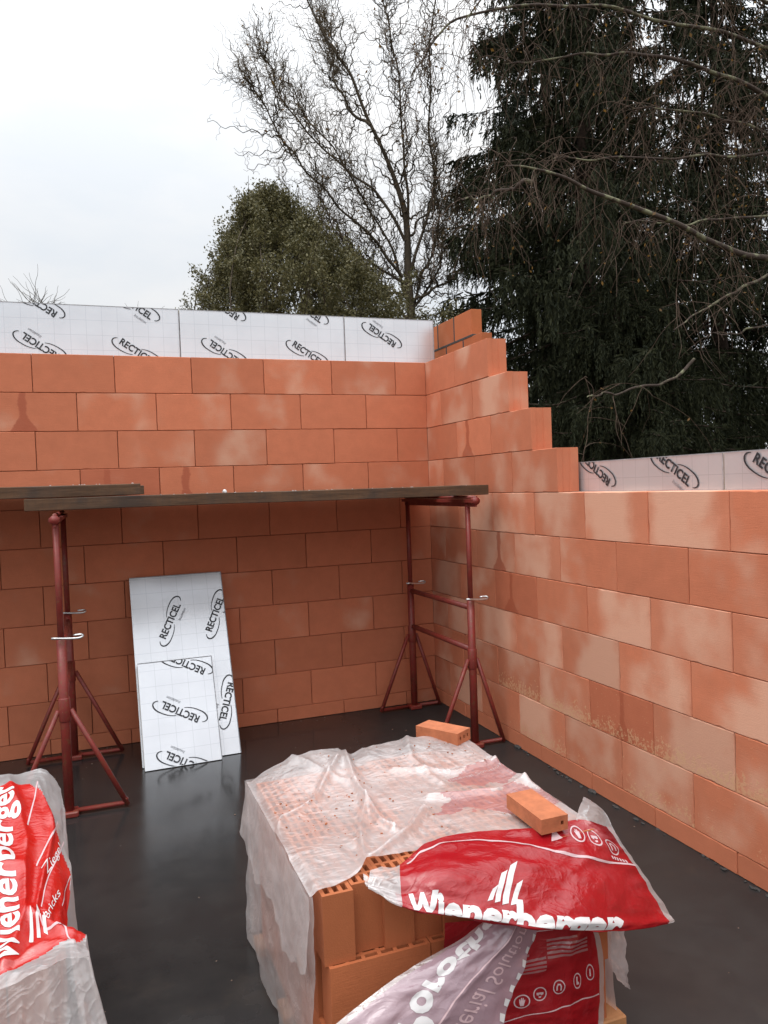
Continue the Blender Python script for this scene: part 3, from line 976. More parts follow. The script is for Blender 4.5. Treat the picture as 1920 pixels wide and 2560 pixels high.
PX0, PY0 = -1.925, -3.545
pack = empty('brick_pack', (0, 0, 0))
tag(pack, 'pack of hollow orange bricks half wrapped in clear and red film near the side wall', 'brick pack', 'film-wrapped brick packs')
pack_blocks(pack, PX0, PY0, ['end', 'side', 'end'], True)
for yb in (-3.56, -3.15, -2.76):
    link('pallet_board', box_mesh('pallet_board', .965, .10, .034, .004, origin=(PX0 - .03, yb, 0.001)), M['wood'], pack)


# ------------------------------------------------------------------ film sheets
NET = {}
NET['flap']=[[[-1.777, -3.508, 0.618], [-1.683, -3.494, 0.618], [-1.537, -3.406, 0.618], [-1.364, -3.426, 0.618], [-1.212, -3.467, 0.618], [-1.085, -3.462, 0.618], [-1.02, -3.547, 0.618]], [[-1.806, -3.58, 0.639], [-1.724, -3.6, 0.624], [-1.625, -3.61, 0.639], [-1.455, -3.62, 0.608], [-1.279, -3.62, 0.568], [-1.095, -3.6, 0.537], [-0.933, -3.55, 0.481]], [[-1.816, -3.6, 0.628], [-1.744, -3.66, 0.593], [-1.647, -3.7, 0.567], [-1.499, -3.72, 0.53], [-1.332, -3.72, 0.48], [-1.126, -3.7, 0.415], [-0.858, -3.62, 0.329]], [[-1.816, -3.55, 0.64], [-1.744, -3.61, 0.605], [-1.647, -3.65, 0.579], [-1.499, -3.67, 0.542], [-1.332, -3.67, 0.492], [-1.126, -3.65, 0.427], [-0.858, -3.57, 0.341]]]
NET['strip']=[[[-1.473, -3.62, 0.483], [-1.443, -3.655, 0.494], [-1.394, -3.655, 0.483], [-1.321, -3.62, 0.448]], [[-1.568, -3.64, 0.46], [-1.518, -3.675, 0.46], [-1.45, -3.675, 0.437], [-1.358, -3.64, 0.389]], [[-1.692, -3.66, 0.439], [-1.615, -3.695, 0.431], [-1.521, -3.695, 0.399], [-1.401, -3.66, 0.339]], [[-1.809, -3.68, 0.414], [-1.71, -3.715, 0.401], [-1.594, -3.715, 0.362], [-1.45, -3.68, 0.294]], [[-1.927, -3.7, 0.377], [-1.803, -3.735, 0.359], [-1.663, -3.735, 0.314], [-1.491, -3.7, 0.236]], [[-2.05, -3.72, 0.324], [-1.903, -3.755, 0.304], [-1.738, -3.755, 0.254], [-1.539, -3.72, 0.17]]]
NET['lower']=[[[-1.596, -3.585, 0.478], [-1.463, -3.6, 0.464], [-1.322, -3.61, 0.45], [-1.194, -3.6, 0.427], [-1.132, -3.56, 0.401]], [[-1.6, -3.585, 0.39], [-1.466, -3.6, 0.374], [-1.326, -3.61, 0.358], [-1.197, -3.6, 0.333], [-1.078, -3.56, 0.291]], [[-1.603, -3.585, 0.3], [-1.47, -3.6, 0.283], [-1.329, -3.61, 0.265], [-1.2, -3.6, 0.238], [-1.072, -3.56, 0.19]], [[-1.606, -3.585, 0.224], [-1.472, -3.6, 0.206], [-1.331, -3.61, 0.186], [-1.203, -3.6, 0.157], [-1.069, -3.56, 0.104]], [[-1.608, -3.585, 0.166], [-1.474, -3.6, 0.147], [-1.334, -3.61, 0.127], [-1.205, -3.6, 0.096], [-1.076, -3.56, 0.043]], [[-1.611, -3.585, 0.071], [-1.478, -3.6, 0.05], [-1.337, -3.61, 0.03], [-1.208, -3.6, 0.02], [-1.091, -3.56, 0.008]]]
NET['tail']=[[[-1.035, -3.5, 0.313], [-0.969, -3.47, 0.282], [-0.905, -3.44, 0.252]], [[-1.026, -3.5, 0.224], [-0.962, -3.47, 0.191], [-0.897, -3.44, 0.152]], [[-1.006, -3.5, 0.16], [-0.947, -3.47, 0.113], [-0.891, -3.44, 0.074]], [[-0.958, -3.5, 0.089], [-0.924, -3.47, 0.052], [-0.885, -3.44, 0.016]]]
NET['edge']=[[[-1.093, -3.469, 0.618], [-1.03, -3.46, 0.600], [-0.985, -3.47, 0.560], [-0.945, -3.50, 0.505]], [[-1.044, -3.42, 0.634], [-0.978, -3.42, 0.609], [-0.945, -3.43, 0.545], [-0.928, -3.47, 0.494]], [[-1.013, -3.4, 0.654], [-0.95, -3.41, 0.606], [-0.933, -3.44, 0.551], [-0.926, -3.48, 0.495]]]
NET['bag']=[[[-2.99, -2.5, 0.724], [-2.836, -2.5, 0.714], [-2.72, -2.5, 0.714], [-2.638, -2.5, 0.707], [-2.589, -2.5, 0.631]], [[-2.973, -2.75, 0.735], [-2.82, -2.75, 0.715], [-2.702, -2.75, 0.694], [-2.61, -2.75, 0.673], [-2.568, -2.75, 0.585]], [[-2.943, -3.05, 0.713], [-2.798, -3.05, 0.684], [-2.681, -3.05, 0.65], [-2.59, -3.05, 0.629], [-2.552, -3.05, 0.573]], [[-2.919, -3.3, 0.678], [-2.768, -3.3, 0.641], [-2.653, -3.3, 0.608], [-2.585, -3.3, 0.6], [-2.547, -3.3, 0.546]], [[-2.9, -3.5, 0.637], [-2.745, -3.5, 0.609], [-2.639, -3.5, 0.604], [-2.558, -3.5, 0.615], [-2.5, -3.5, 0.592]], [[-2.885, -3.62, 0.623], [-2.731, -3.62, 0.602], [-2.639, -3.62, 0.608], [-2.554, -3.62, 0.63], [-2.494, -3.62, 0.626]]]


class Sheet:
    """smooth sheet through a net of points, with wrinkles; S(u,v) can be asked for anywhere so print can follow it"""
    def __init__(self, net, wr=0.004, wsc=7.0, seed=1.0, folds=(), n=(70, 50), fn=None, flip=None):
        nu, nv = n
        u = np.linspace(0, 1, nu + 1); v = np.linspace(0, 1, nv + 1)
        if fn is None:
            net = np.array(net, float)
            A = np.stack([catmull(row, u) for row in net])          # rows x (nu+1) x 3
            P = catmull(A, v)                                       # (nv+1) x (nu+1) x 3
        else:
            P = fn(u, v)
        self.nu, self.nv = nu, nv
        self.flip = float((self._normals(P) * np.array([-.1, -.6, .8])).sum(2).mean()) < 0
        if flip is not None: self.flip = flip
        nrm = self._normals(P) * (-1 if self.flip else 1)
        U, V = np.meshgrid(u, v)
        d = wr * fbm(U, V, wsc, seed, 3)
        # sharp little creases: absolute value of a stretched noise
        d = d + wr * 0.9 * (0.35 - np.abs(fbm(U * .6 + V * .5, V * 1.3 - U * .4, wsc * .8, seed + 9, 2)))
        for (pts, amp, wd) in folds:
            d = d + amp * np.exp(-(poly_dist(U, V, pts) / wd) ** 1.5)
        self.P = P + nrm * d[..., None]
        self.Nm = self._normals(self.P) * (-1 if self.flip else 1)

    @staticmethod
    def _normals(P):
        du = np.gradient(P, axis=1); dv = np.gradient(P, axis=0)
        n = np.cross(du, dv); return n / (np.linalg.norm(n, axis=2, keepdims=True) + 1e-9)

    def at(self, u, v, off=0.0):
        a = min(max(u, 0), 1) * self.nu; b = min(max(v, 0), 1) * self.nv
        i = min(int(a), self.nu - 1); j = min(int(b), self.nv - 1); s, t = a - i, b - j
        w = ((1 - s) * (1 - t), s * (1 - t), (1 - s) * t, s * t)
        ids = ((j, i), (j, i + 1), (j + 1, i), (j + 1, i + 1))
        p = sum(self.P[k] * q for k, q in zip(ids, w)); n = sum(self.Nm[k] * q for k, q in zip(ids, w))
        return p + n * off

    def mesh(self, name, mats, pick=None, keep=None):
        nu, nv = self.nu, self.nv
        i = np.arange(nv)[:, None] * (nu + 1) + np.arange(nu)[None, :]
        F = np.stack([i, i + 1, i + nu + 2, i + nu + 1], -1)
        if self.flip: F = F[..., ::-1]
        UU, VV = np.meshgrid((np.arange(nu) + .5) / nu, (np.arange(nv) + .5) / nv)
        mask = np.ones((nv, nu), bool) if keep is None else keep(UU, VV)
        me = mesh_np(name, self.P.reshape(-1, 3), F[mask].reshape(-1, 4), True)
        for m in mats: me.materials.append(m)
        if pick is not None:
            me.polygons.foreach_set('material_index', pick(UU, VV)[mask].astype(np.int32).ravel())
        if keep is not None:
            b = bmesh.new(); b.from_mesh(me)
            bmesh.ops.delete(b, geom=[q for q in b.verts if not q.link_faces], context='VERTS')
            b.to_mesh(me); b.free()
        return me


def poly_dist(U, V, pts):
    d = np.full(U.shape, 1e9)
    for (a, b), (c, e) in zip(pts[:-1], pts[1:]):
        dx, dy = c - a, e - b; L2 = dx * dx + dy * dy + 1e-12
        t = np.clip(((U - a) * dx + (V - b) * dy) / L2, 0, 1)
        d = np.minimum(d, np.hypot(U - a - t * dx, V - b - t * dy))
    return d


def print_on(sheet, bm, name, mat, parent, off=0.0012, vmax=1.0, umax=1.0, umin=0.0, vmin=0.0):
    """bm is laid out in the sheet's (u,v); cut along the sheet's own grid so that it follows every wrinkle"""
    bm_clip(bm, umin, umax, vmin, vmax)
    if not bm.verts: bm.free(); return None
    x0, x1, y0, y1 = bm_bounds(bm)
    for k in range(int(x0 * sheet.nu) + 1, int(x1 * sheet.nu) + 1):
        bmesh.ops.bisect_plane(bm, geom=bm.verts[:] + bm.edges[:] + bm.faces[:], plane_co=(k / sheet.nu, 0, 0), plane_no=(1, 0, 0), dist=1e-7)
    for k in range(int(y0 * sheet.nv) + 1, int(y1 * sheet.nv) + 1):
        bmesh.ops.bisect_plane(bm, geom=bm.verts[:] + bm.edges[:] + bm.faces[:], plane_co=(0, k / sheet.nv, 0), plane_no=(0, 1, 0), dist=1e-7)
    for v in bm.verts:
        v.co = Vector(sheet.at(v.co.x, v.co.y, off))
    return link(name, bm_mesh(name, bm), mat, parent)


def fit_text(s, p_start, p_end, height, bold=0.0, flip=False, hvec=None, spacing=1.0):
    """text in (u,v): baseline from p_start to p_end; hvec = (u,v) displacement of one cap height"""
    bm = text_bm(s, 1, bold, 0, spacing)
    x0, x1, y0, y1 = bm_bounds(bm)
    A = np.array(p_start, float); Bv = np.array(p_end, float) - A; H = np.array(hvec, float)
    for v in bm.verts:
        a = (v.co.x - x0) / (x1 - x0); b = v.co.y / 0.72
        q = A + Bv * a + H * b
        v.co = Vector((q[0], q[1], 0))
    return bm


def stroke_uv(pts, w):
    bm = bmesh.new(); bm_stroke(bm, pts, w); return bm


def ring_uv(bm, cu, cv, ru, rv, th):
    P = arc2(0, 0, 1, 1, 0, 360, 25)
    a = [bm.verts.new((cu + ru * p[0], cv + rv * p[1], 0)) for p in P]
    k = 1 - th
    b = [bm.verts.new((cu + ru * k * p[0], cv + rv * k * p[1], 0)) for p in P]
    for i in range(24): bm.faces.new((a[i], a[i + 1], b[i + 1], b[i]))


def poly_uv(bm, pts):
    bm.faces.new([bm.verts.new((*p, 0)) for p in pts])


def pictogram(bm, cu, cv, ru, rv, kind):
    """safety signs on the wrapper: ring with a small pictured item"""
    ring_uv(bm, cu, cv, ru, rv, .16)
    q = lambda pts: poly_uv(bm, [(cu + x * ru * .75, cv + y * rv * .75) for x, y in pts])
    if kind == 0:      # glove
        q([(-.45, .1), (-.45, -.5), (-.28, -.5), (-.25, -.1), (-.15, -.75), (0, -.75), (.02, -.15), (.12, -.7), (.26, -.7), (.26, -.1), (.42, -.4), (.5, -.3), (.3, .3), (.25, .8), (-.3, .8)])
    elif kind == 1:    # goggles
        q([(-.7, -.3), (.7, -.3), (.7, .1), (.3, .3), (.05, .05), (-.05, .05), (-.3, .3), (-.7, .1)]); q([(-.3, .45), (.3, .45), (.2, .75), (-.2, .75)])
    elif kind == 2:    # ear muffs
        q([(-.6, .6), (-.6, -.2), (-.3, -.65), (.3, -.65), (.6, -.2), (.6, .6), (.3, .6), (.3, -.1), (.15, -.4), (-.15, -.4), (-.3, -.1), (-.3, .6)])
    elif kind == 3:    # boot
        q([(-.3, -.7), (.15, -.7), (.15, .1), (.6, .35), (.6, .65), (-.3, .65)])
    else:              # mask / notice
        q([(-.2, -.6), (.2, -.6), (.2, .6), (-.2, .6)])


# --- top film of the pack
CRE = [([(-1.565, -2.63), (-1.59, -2.74), (-1.612, -2.867), (-1.62, -3.017), (-1.621, -3.093), (-1.638, -3.207), (-1.612, -3.267)], .016, .013),
       ([(-1.623, -3.027), (-1.715, -3.246), (-1.765, -3.433)], .010, .012),
       ([(-1.63, -2.74), (-1.719, -2.864), (-1.787, -2.97), (-1.855, -3.023), (-1.917, -3.064), (-1.95, -3.132), (-1.96, -3.30)], .013, .014),
       ([(-1.772, -3.461), (-1.698, -3.409), (-1.585, -3.317), (-1.482, -3.201)], .020, .020),
       ([(-1.30, -2.60), (-1.36, -2.80), (-1.33, -3.0)], .008, .018),
       ([(-1.45, -2.85), (-1.25, -2.93), (-1.05, -2.90)], .008, .014),
       ([(-1.42, -3.1), (-1.2, -3.16), (-1.0, -3.10)], .010, .016),
       ([(-1.80, -2.62), (-1.70, -2.80), (-1.62, -2.90)], .007, .012),
       ([(-1.02, -2.7), (-1.08, -3.0), (-1.03, -3.3)], .008, .015)]


def pack_top(u, v):
    X0, X1 = -1.955, -1.035
    x = X0 + (X1 - X0) * u; y = -2.645 - .875 * v
    X, Y = np.meshgrid(x, y)
    fr_ = np.interp(X, [-1.955, -1.90, -1.847, -1.772, -1.683, -1.537, -1.364, -1.212, -1.085, -1.03], [-3.535, -3.522, -3.50, -3.462, -3.43, -3.41, -3.435, -3.475, -3.475, -3.475])
    Y = -2.645 + (fr_ + 2.645) * v[:, None]
    Y = Y + (1 - v[:, None]) * (X + 1.45) * 0.03                                       # the wrapper lies a little askew
    Z = .6065 + 0 * X
    back = np.exp(-((Y + 2.66) / .17) ** 2)
    prof = np.interp(X, [-1.955, -1.90, -1.80, -1.71, -1.60, -1.565, -1.50, -1.30, -1.10, -1.035], [-.012, .014, .052, .068, .060, .020, .045, .052, .040, .01])
    Z = Z + back * prof
    for pts, amp, wd in CRE:
        Z = Z + 1.7 * amp * np.exp(-(poly_dist(X, Y, pts) / wd) ** 1.4)
    Z = Z + .010 * (fbm(X, Y, 3.6, 3.3, 2) + .3) + .005 * (0.4 - np.abs(fbm(X * 1.4 + Y, Y * 1.2 - X * .6, 7.0, 8.1, 2)))
    Z = Z + .002 * (0.4 - np.abs(fbm(X + .5 * Y, Y - X, 17.0, 5.1, 2)))
    # edges turn down over the bricks
    e = np.clip((X0 + .03 - X) / .03, 0, 1); Z = Z - .020 * e ** 2
    e = np.clip((X - X1 + .03) / .03, 0, 1); Z = Z - .025 * e ** 2
    Z = np.maximum(Z, .6035)
    return np.stack([X, Y, Z], -1)


def pick_top(U, V):
    x = -1.955 + .92 * U; y = -2.645 - .875 * V
    nz_ = fbm(x, y, 6.0, 4.2, 3) * .09 + fbm(x, y, 21.0, 2.2, 2) * .03
    red = (poly_dist(x, y, [(-1.24, -3.04), (-1.07, -3.0)]) < .075 + nz_) | (poly_dist(x, y, [(-1.36, -3.24), (-1.05, -3.30)]) < .075 + nz_)
    return np.where(red, 1, 0)


top = Sheet(None, wr=0.0, n=(150, 150), fn=pack_top)
top_o = link('film_top', top.mesh('film_top', [M['film'], M['film_pink']], pick_top), None, pack)
b = fit_text('Material Solutions', (.70, .44), (.985, .40), 0, .0, hvec=(.0, -.028)); print_on(top, b, 'lettering', M['film_white'], top_o)
b = fit_text('Wienerberger', (.58, .385), (.985, .30), 0, .03, hvec=(.0, -.055)); print_on(top, b, 'lettering', M['film_white'], top_o, umin=.70)


def side_film(u, v, off, drop, ztop=.604):
    y = -2.635 - .905 * u; z = np.linspace(0, 1, len(v))
    Yg, T = np.meshgrid(y, v)
    low = drop(Yg)
    Z = ztop + (low - ztop) * T
    fl_ = .006 + .022 * T ** 1.5
    X = -1.942 - off - fl_ - .006 * T * np.sin(Yg * 17 + 1.2) - .007 * fbm(Yg * 1.5, Z * .5, 6, 2.2 + off * 40, 2) * (.2 + T) - .006 * fbm(Yg, Z, 12, 4.4, 2)
    X = np.minimum(X, -1.9395)
    X = np.where(T < .03, np.minimum(X, -1.945), X)
    return np.stack([X, Yg + .02 * T * np.sin(Z * 9), Z], -1)


s1 = Sheet(None, 0, n=(70, 50), fn=lambda u, v: side_film(u, v, 0.0, lambda y: 0.012 + 0 * y))
link('film_side', s1.mesh('film_side', [M['film_white']]), None, pack)
s2 = Sheet(None, 0, n=(70, 40), fn=lambda u, v: side_film(u, v, 0.010, lambda y: np.interp(-y, [2.63, 2.8, 3.05, 3.3, 3.54], [.43, .36, .40, .335, .40]) + .008 * np.sin(y * 60)))
link('film_side', s2.mesh('film_side', [M['film']]), None, pack)
# back and right sides
def back_film(u, v):
    X, T = np.meshgrid(-1.955 + .92 * u, v)
    Z = .607 + (.02 - .607) * T
    Y = -2.632 + (X + 1.45) * .03 + .03 * T + .008 * fbm(X, Z, 9, 6.6, 2)
    return np.stack([X, Y, Z], -1)
link('film_back', Sheet(None, 0, n=(40, 30), fn=back_film).mesh('film_back', [M['film_white']]), None, pack)
def right_film(u, v):
    Yg, T = np.meshgrid(-2.63 - .9 * u, v)
    Z = .60 + (.03 - .60) * T
    X = -1.03 + .02 * T + .010 * fbm(Yg, Z, 7, 1.6, 2)
    return np.stack([X, Yg, Z], -1)
link('film_side', Sheet(None, 0, n=(40, 30), fn=right_film).mesh('film_side', [M['film_white']]), None, pack)

# --- red printed flap over the front edge
_fn = np.array(NET['flap']); _fn[2:, 1:-1] += rng.normal(size=(1, 5, 1)) * np.array([0, .012, .007])
flap = Sheet(_fn, .010, 6, 2.2, folds=[([(.2, .05), (.45, .12), (.7, .2), (.95, .35)], .006, .03), ([(.6, .55), (.75, .35), (.9, .3)], -.008, .05), ([(.35, .1), (.3, .6)], .005, .03), ([(.65, .6), (.8, .62), (.97, .66)], .006, .04)], n=(110, 60))
flap_o = link('film_flap', flap.mesh('film_flap', [M['film_red'], M['film_white']], lambda U, V: np.where((U < .165) | (U > .985), 1, 0)), None, pack)
flap_o['label'] = 'red printed flap with white lettering and emblem'
VB = 0.672
# name along the lower edge, the foot of the letters turned under with the film
b = fit_text('Wienerberger', (.185, .70), (.845, .745), 0, .045, hvec=(.012, -.235), spacing=1.0)
print_on(flap, b, 'lettering', M['print_white'], flap_o, vmax=VB)
# emblem: four slanting bars of unequal height
b = bmesh.new()
def bar(x0, x1, yb, yt, sl=.34):
    f = lambda x, y: (.468 + .094 * (x + (1 - y) * 0) + .012 * (1 - y) * 0 + .02 * y * 1.0 - .0, .515 - .235 * y)
    poly_uv(b, [f(x0, yb), f(x1, yb + .05), f(x1 + .16, yt), f(x0 + .16, yt - .10)])
bar(.0, .16, .0, .42); bar(.22, .40, -.02, .80); bar(.46, .66, -.05, 1.0); bar(.72, .90, -.05, .55)
print_on(flap, b, 'emblem', M['print_white'], flap_o)
LN = [(.20, .10), (.26, .085), (.322, .10), (.414, .085), (.559, .135), (.691, .204), (.809, .283), (.93, .322), (.985, .335)]
print_on(flap, stroke_uv(smooth_path(LN, 40), .012), 'printed_line', M['print_pale'], flap_o)
b = bmesh.new()
for k_, (cu, cv) in enumerate([(.796, .115), (.862, .145), (.928, .20)]): pictogram(b, cu, cv, .027, .062, k_)
poly_uv(b, [(.70, .06), (.715, .05), (.735, .115), (.69, .12)])
for k_ in range(6): poly_uv(b, [(.90 + .010 * k_, .265 + .006 * k_), (.906 + .010 * k_, .268 + .006 * k_), (.906 + .010 * k_, .290 + .006 * k_), (.90 + .010 * k_, .287 + .006 * k_)])
print_on(flap, b, 'safety_signs', M['print_pale'], flap_o)

# --- hanging strip showing the inner side of the wrapper, print seen mirrored
strip = Sheet(NET['strip'], .005, 4, 5.1, folds=[([(.62, 0), (.62, 1)], .006, .04), ([(.3, .2), (.35, 1)], -.005, .06)], n=(50, 80))
strip_o = link('film_strip', strip.mesh('film_strip', [M['film_mauve'], M['film']], lambda U, V: np.where(U < .07, 1, 0)), None, pack)
strip_o['label'] = 'mauve inner side of the wrapper with mirrored print'
b = fit_text('Porotherm', (.40, .86), (-.12, -.32), 0, .04, hvec=(.25, .06), spacing=1.05)
print_on(strip, b, 'lettering', M['print_white'], strip_o)
b = fit_text('Material Solutions', (.70, .99), (.74, .02), 0, .0, hvec=(.15, .02), spacing=1.05)
print_on(strip, b, 'lettering', M['print_pale'], strip_o)
print_on(strip, stroke_uv([(.62, 0), (.60, .5), (.61, 1)], .012), 'printed_line', M['print_pale'], strip_o)
b = bmesh.new()
for k_ in range(9):
    v0 = .12 + .1 * k_; poly_uv(b, [(.955, v0), (.995, v0 + .01), (.995, v0 + .06), (.965, v0 + .05)])
print_on(strip, b, 'letter_tips', M['print_white'], strip_o)

# --- red film still on the lower front
lower = Sheet(NET['lower'], .006, 5, 7.4, folds=[([(.1, .2), (.5, .35), (.9, .1)], .006, .05), ([(.7, .1), (.72, .9)], .006, .04)], n=(70, 60))
lower_o = link('film_front', lower.mesh('film_front', [M['film_red'], M['film']], lambda U, V: np.where(U > .955, 1, 0)), None, pack)
b = bmesh.new()
for k_, (cu, cv) in enumerate([(.414, .546), (.52, .507), (.638, .467), (.765, .435), (.87, .388)]): pictogram(b, cu, cv, .046 - .004 * k_, .052, k_)
print_on(lower, b, 'safety_signs', M['print_pale'], lower_o)
print_on(lower, stroke_uv(smooth_path([(.2, .12), (.467, .110), (.70, .10), (.955, .098)], 14), .007), 'printed_line', M['print_pale'], lower_o)
print_on(lower, stroke_uv(smooth_path([(.10, .76), (.256, .73), (.559, .651), (.95, .545)], 14), .010), 'printed_line', M['print_pale'], lower_o)
b = bmesh.new()
for i_ in range(5):
    for c0, c1, vv in ((.56, .86, .165), (.34, .55, .255)):
        if i_ == 0: c1 -= .1
        v0 = vv + i_ * .024; poly_uv(b, [(c0, v0), (c1, v0 - .02), (c1, v0 - .007), (c0, v0 + .013)])
print_on(lower, b, 'small_print', M['film_pink'], lower_o)

tail = Sheet(NET['tail'], .008, 4, 1.2, n=(24, 40)); link('film_tail', tail.mesh('film_tail', [M['film']]), None, pack)
edge = Sheet(NET['edge'], .004, 4, 6.2, n=(40, 20)); link('film_edge', edge.mesh('film_edge', [M['film_white']]), None, pack)

# brick crumbs on the film
bm = bmesh.new()
for i in range(190):
    if i < 130:
        u, v = random.choice([(.12, .55), (.1, .4), (.22, .45), (.75, .12), (.85, .1), (.7, .2), (.2, .75), (.35, .35)])
        u += random.gauss(0, .07); v += random.gauss(0, .06)
    else: u, v = random.uniform(.03, .97), random.uniform(.03, .95)
    if not (.01 < u < .99 and .01 < v < .97): continue
    s = random.choice([.0010, .0013, .0016, .002, .0032])
    p = top.at(u, v, s * .4)
    bmesh.ops.create_icosphere(bm, subdivisions=1, radius=1, matrix=Matrix.Translation(p) @ Matrix.Rotation(random.uniform(0, 3), 4, 'Z') @ Matrix.Diagonal((s * 1.6, s, s * .7, 1)))
o = link('brick_crumbs', bm_mesh('brick_crumbs', bm), M['crumb']); tag(o, 'orange brick crumbs scattered on the film of the right pack', 'crumbs', kind='stuff')


# --- loose bricks on the film
def loose_brick(loc, yaw, label, tilt=(0, 0), holes=(1, 3, 5)):
    L_, W_, H_ = .200, .093, .046
    bm = bmesh.new()
    # long prism with three holes through its length
    xs = [0, .015, .025, .042, .051, .068, .078, W_]; zs = [0, .016, .030, H_]
    V = {}
    def vt(e_, i, j):
        k = (e_, i, j)
        if k not in V: V[k] = bm.verts.new(((-L_ / 2, L_ / 2)[e_] if e_ < 2 else (-L_ / 2 + .05, L_ / 2 - .05)[e_ - 2], xs[i] - W_ / 2, zs[j]))
        return V[k]
    for e_ in (0, 1):
        for i in range(7):
            for j in range(3):
                q = [(i, j), (i + 1, j), (i + 1, j + 1), (i, j + 1)]
                if j == 1 and i in holes:
                    bm.faces.new([vt(e_ + 2, *k) for k in q])
                    for a, c in zip(q, q[1:] + q[:1]): bm.faces.new([vt(e_, *a), vt(e_, *c), vt(e_ + 2, *c), vt(e_ + 2, *a)])
                else: bm.faces.new([vt(e_, *k) for k in q])
    ring = [(i, 0) for i in range(7)] + [(7, j) for j in range(3)] + [(i, 3) for i in range(7, 0, -1)] + [(0, j) for j in range(3, 0, -1)]
    for a, c in zip(ring, ring[1:] + ring[:1]): bm.faces.new([vt(0, *a), vt(1, *a), vt(1, *c), vt(0, *c)])
    bmesh.ops.recalc_face_normals(bm, faces=bm.faces[:])
    ed = [e for e in bm.edges if all(v.co.y in (xs[0] - W_ / 2, xs[7] - W_ / 2) for v in e.verts) and abs(e.verts[0].co.x - e.verts[1].co.x) > .1]
    bmesh.ops.bevel(bm, geom=ed, offset=.004, segments=2, affect='EDGES')
    o = link('loose_brick', bm_mesh('loose_brick', bm), M['clay_loose'], None, loc, (tilt[0], tilt[1], yaw))
    tag(o, label, 'brick', 'loose bricks weighing the film down')
    return o


loose_brick((-1.160, -2.655, .648), R(-59), 'loose orange brick at the far corner of the film covered pack')
loose_brick((-1.195, -3.41, .622), R(-89), 'loose orange brick resting just above the red printed flap', (0, R(2)), (5,))

# ------------------------------------------------------------------ second pack at the left
pack2 = empty('brick_pack', (0, 0, 0))
tag(pack2, 'film wrapped brick pack under bright red printed film, cut off by the left edge', 'brick pack', 'film-wrapped brick packs')
QX0, QY0 = -3.46, -3.555
pack_blocks(pack2, QX0, QY0, ['end', 'side', 'end'], True, z0=.004)
for yb in (-3.57, -3.1, -2.75):
    link('pallet_board', box_mesh('pallet_board', .87, .10, .034, .004, origin=(QX0, yb, 0.001)), M['wood'], pack2)
bagnet = np.array(NET['bag'])
left = bagnet[:, :1] + np.array([-.50, 0, -.06])
bagnet = np.concatenate([left, bagnet], 1)
# u columns: 0 | .2 .4 .6 .8 1
def bu(u): return .2 + .8 * u
bag = Sheet(bagnet, .010, 5, 3.7, folds=[([(bu(.42), .05), (bu(.55), .35), (bu(.50), .62), (bu(.40), .80)], .016, .03), ([(bu(.55), .62), (bu(.78), .74), (1.0, .76)], .022, .022), ([(bu(.65), .1), (bu(.75), .3), (bu(.60), .60)], .014, .022),
    ([(bu(.40), .86), (bu(.65), .80), (bu(.85), .84)], .016, .025), ([(bu(.1), .3), (bu(.5), .45)], .010, .03), ([(bu(.55), .68), (bu(.45), .88)], -.012, .03)], n=(110, 110))
def bag_red(U, V):
    u = (U - .2) / .8
    right = np.interp(V, [0, .10, .16, .24, .36, .42, .76, .80, .90], [.5, .60, .68, .74, .88, .99, 1.02, .98, .60])
    front = np.interp(u, [-.3, .3, .45, .62, .80, .93, 1.0], [.96, .925, .90, .865, .83, .79, .765])
    back = .095
    return (u < right) & (V < front) & (V > back)
bag_o = link('film_top', bag.mesh('film_top', [M['film_white'], M['film_bright']], lambda U, V: np.where(bag_red(U, V), 1, 0)), None, pack2)
b = fit_text('Wienerberger', (bu(.47), .84), (bu(.46), .10), 0, .022, hvec=(-.118, .0))
print_on(bag, b, 'lettering', M['print_white'], bag_o, vmax=.86)
b = fit_text('Ziegel', (bu(.69), .475), (bu(.87), .350), 0, .0, hvec=(-.040, -.018)); print_on(bag, b, 'lettering', M['print_white'], bag_o)
b = fit_text('Bricks', (bu(.70), .655), (bu(.84), .53), 0, .0, hvec=(-.040, -.018)); print_on(bag, b, 'lettering', M['print_white'], bag_o)
for L_ in ([(.651, .105), (.559, .296)], [(.823, .256), (.651, .401), (.612, .44)], [(.928, .296), (.717, .467), (.640, .60)], [(.981, .428), (.90, .50), (.88, .56)], [(.62, .64), (.66, .71), (.77, .73), (.84, .79)]):
    print_on(bag, stroke_uv(smooth_path([(bu(a), c) for a, c in L_], 14), .008), 'printed_line', M['print_pale'], bag_o)
b = bmesh.new()
for i_ in range(3):
    x_ = bu(.53 + .055 * i_); poly_uv(b, [(x_, .72), (x_ + .022, .735), (x_ + .030, .62 + .02 * abs(i_ - 1)), (x_ + .012, .60 + .02 * abs(i_ - 1))])
print_on(bag, b, 'emblem', M['print_white'], bag_o)
# skirts at the front and at the right
fr = bag.P[-1]
def skirt(u, v):
    top_ = catmull(fr, u)
    T = v[:, None, None]
    out_ = np.zeros((len(v), len(u), 3)) + top_[None]
    Ug = np.broadcast_to(u[None, :], (len(v), len(u))); Vg = np.broadcast_to(v[:, None], (len(v), len(u)))
    out_[..., 2] = top_[None, :, 2] + (.012 - top_[None, :, 2]) * Vg
    fold = .022 * fbm(Ug * 3, Vg * .6, 5, 2.9, 2) + .010 * np.abs(fbm(Ug * 4, Vg, 6, 5.5, 2))
    out_[..., 1] = top_[None, :, 1] - .035 * np.minimum(Vg * 3, 1) - .05 * Vg + fold * (.3 + Vg)
    out_[..., 0] += (.13 * Vg) * np.clip((Ug - .5) * 2, 0, 1) ** 2 + .02 * fold
    return out_
link('film_front', Sheet(None, 0, n=(110, 50), fn=skirt).mesh('film_front', [M['film_white']]), None, pack2)
rt = bag.P[:, -1]
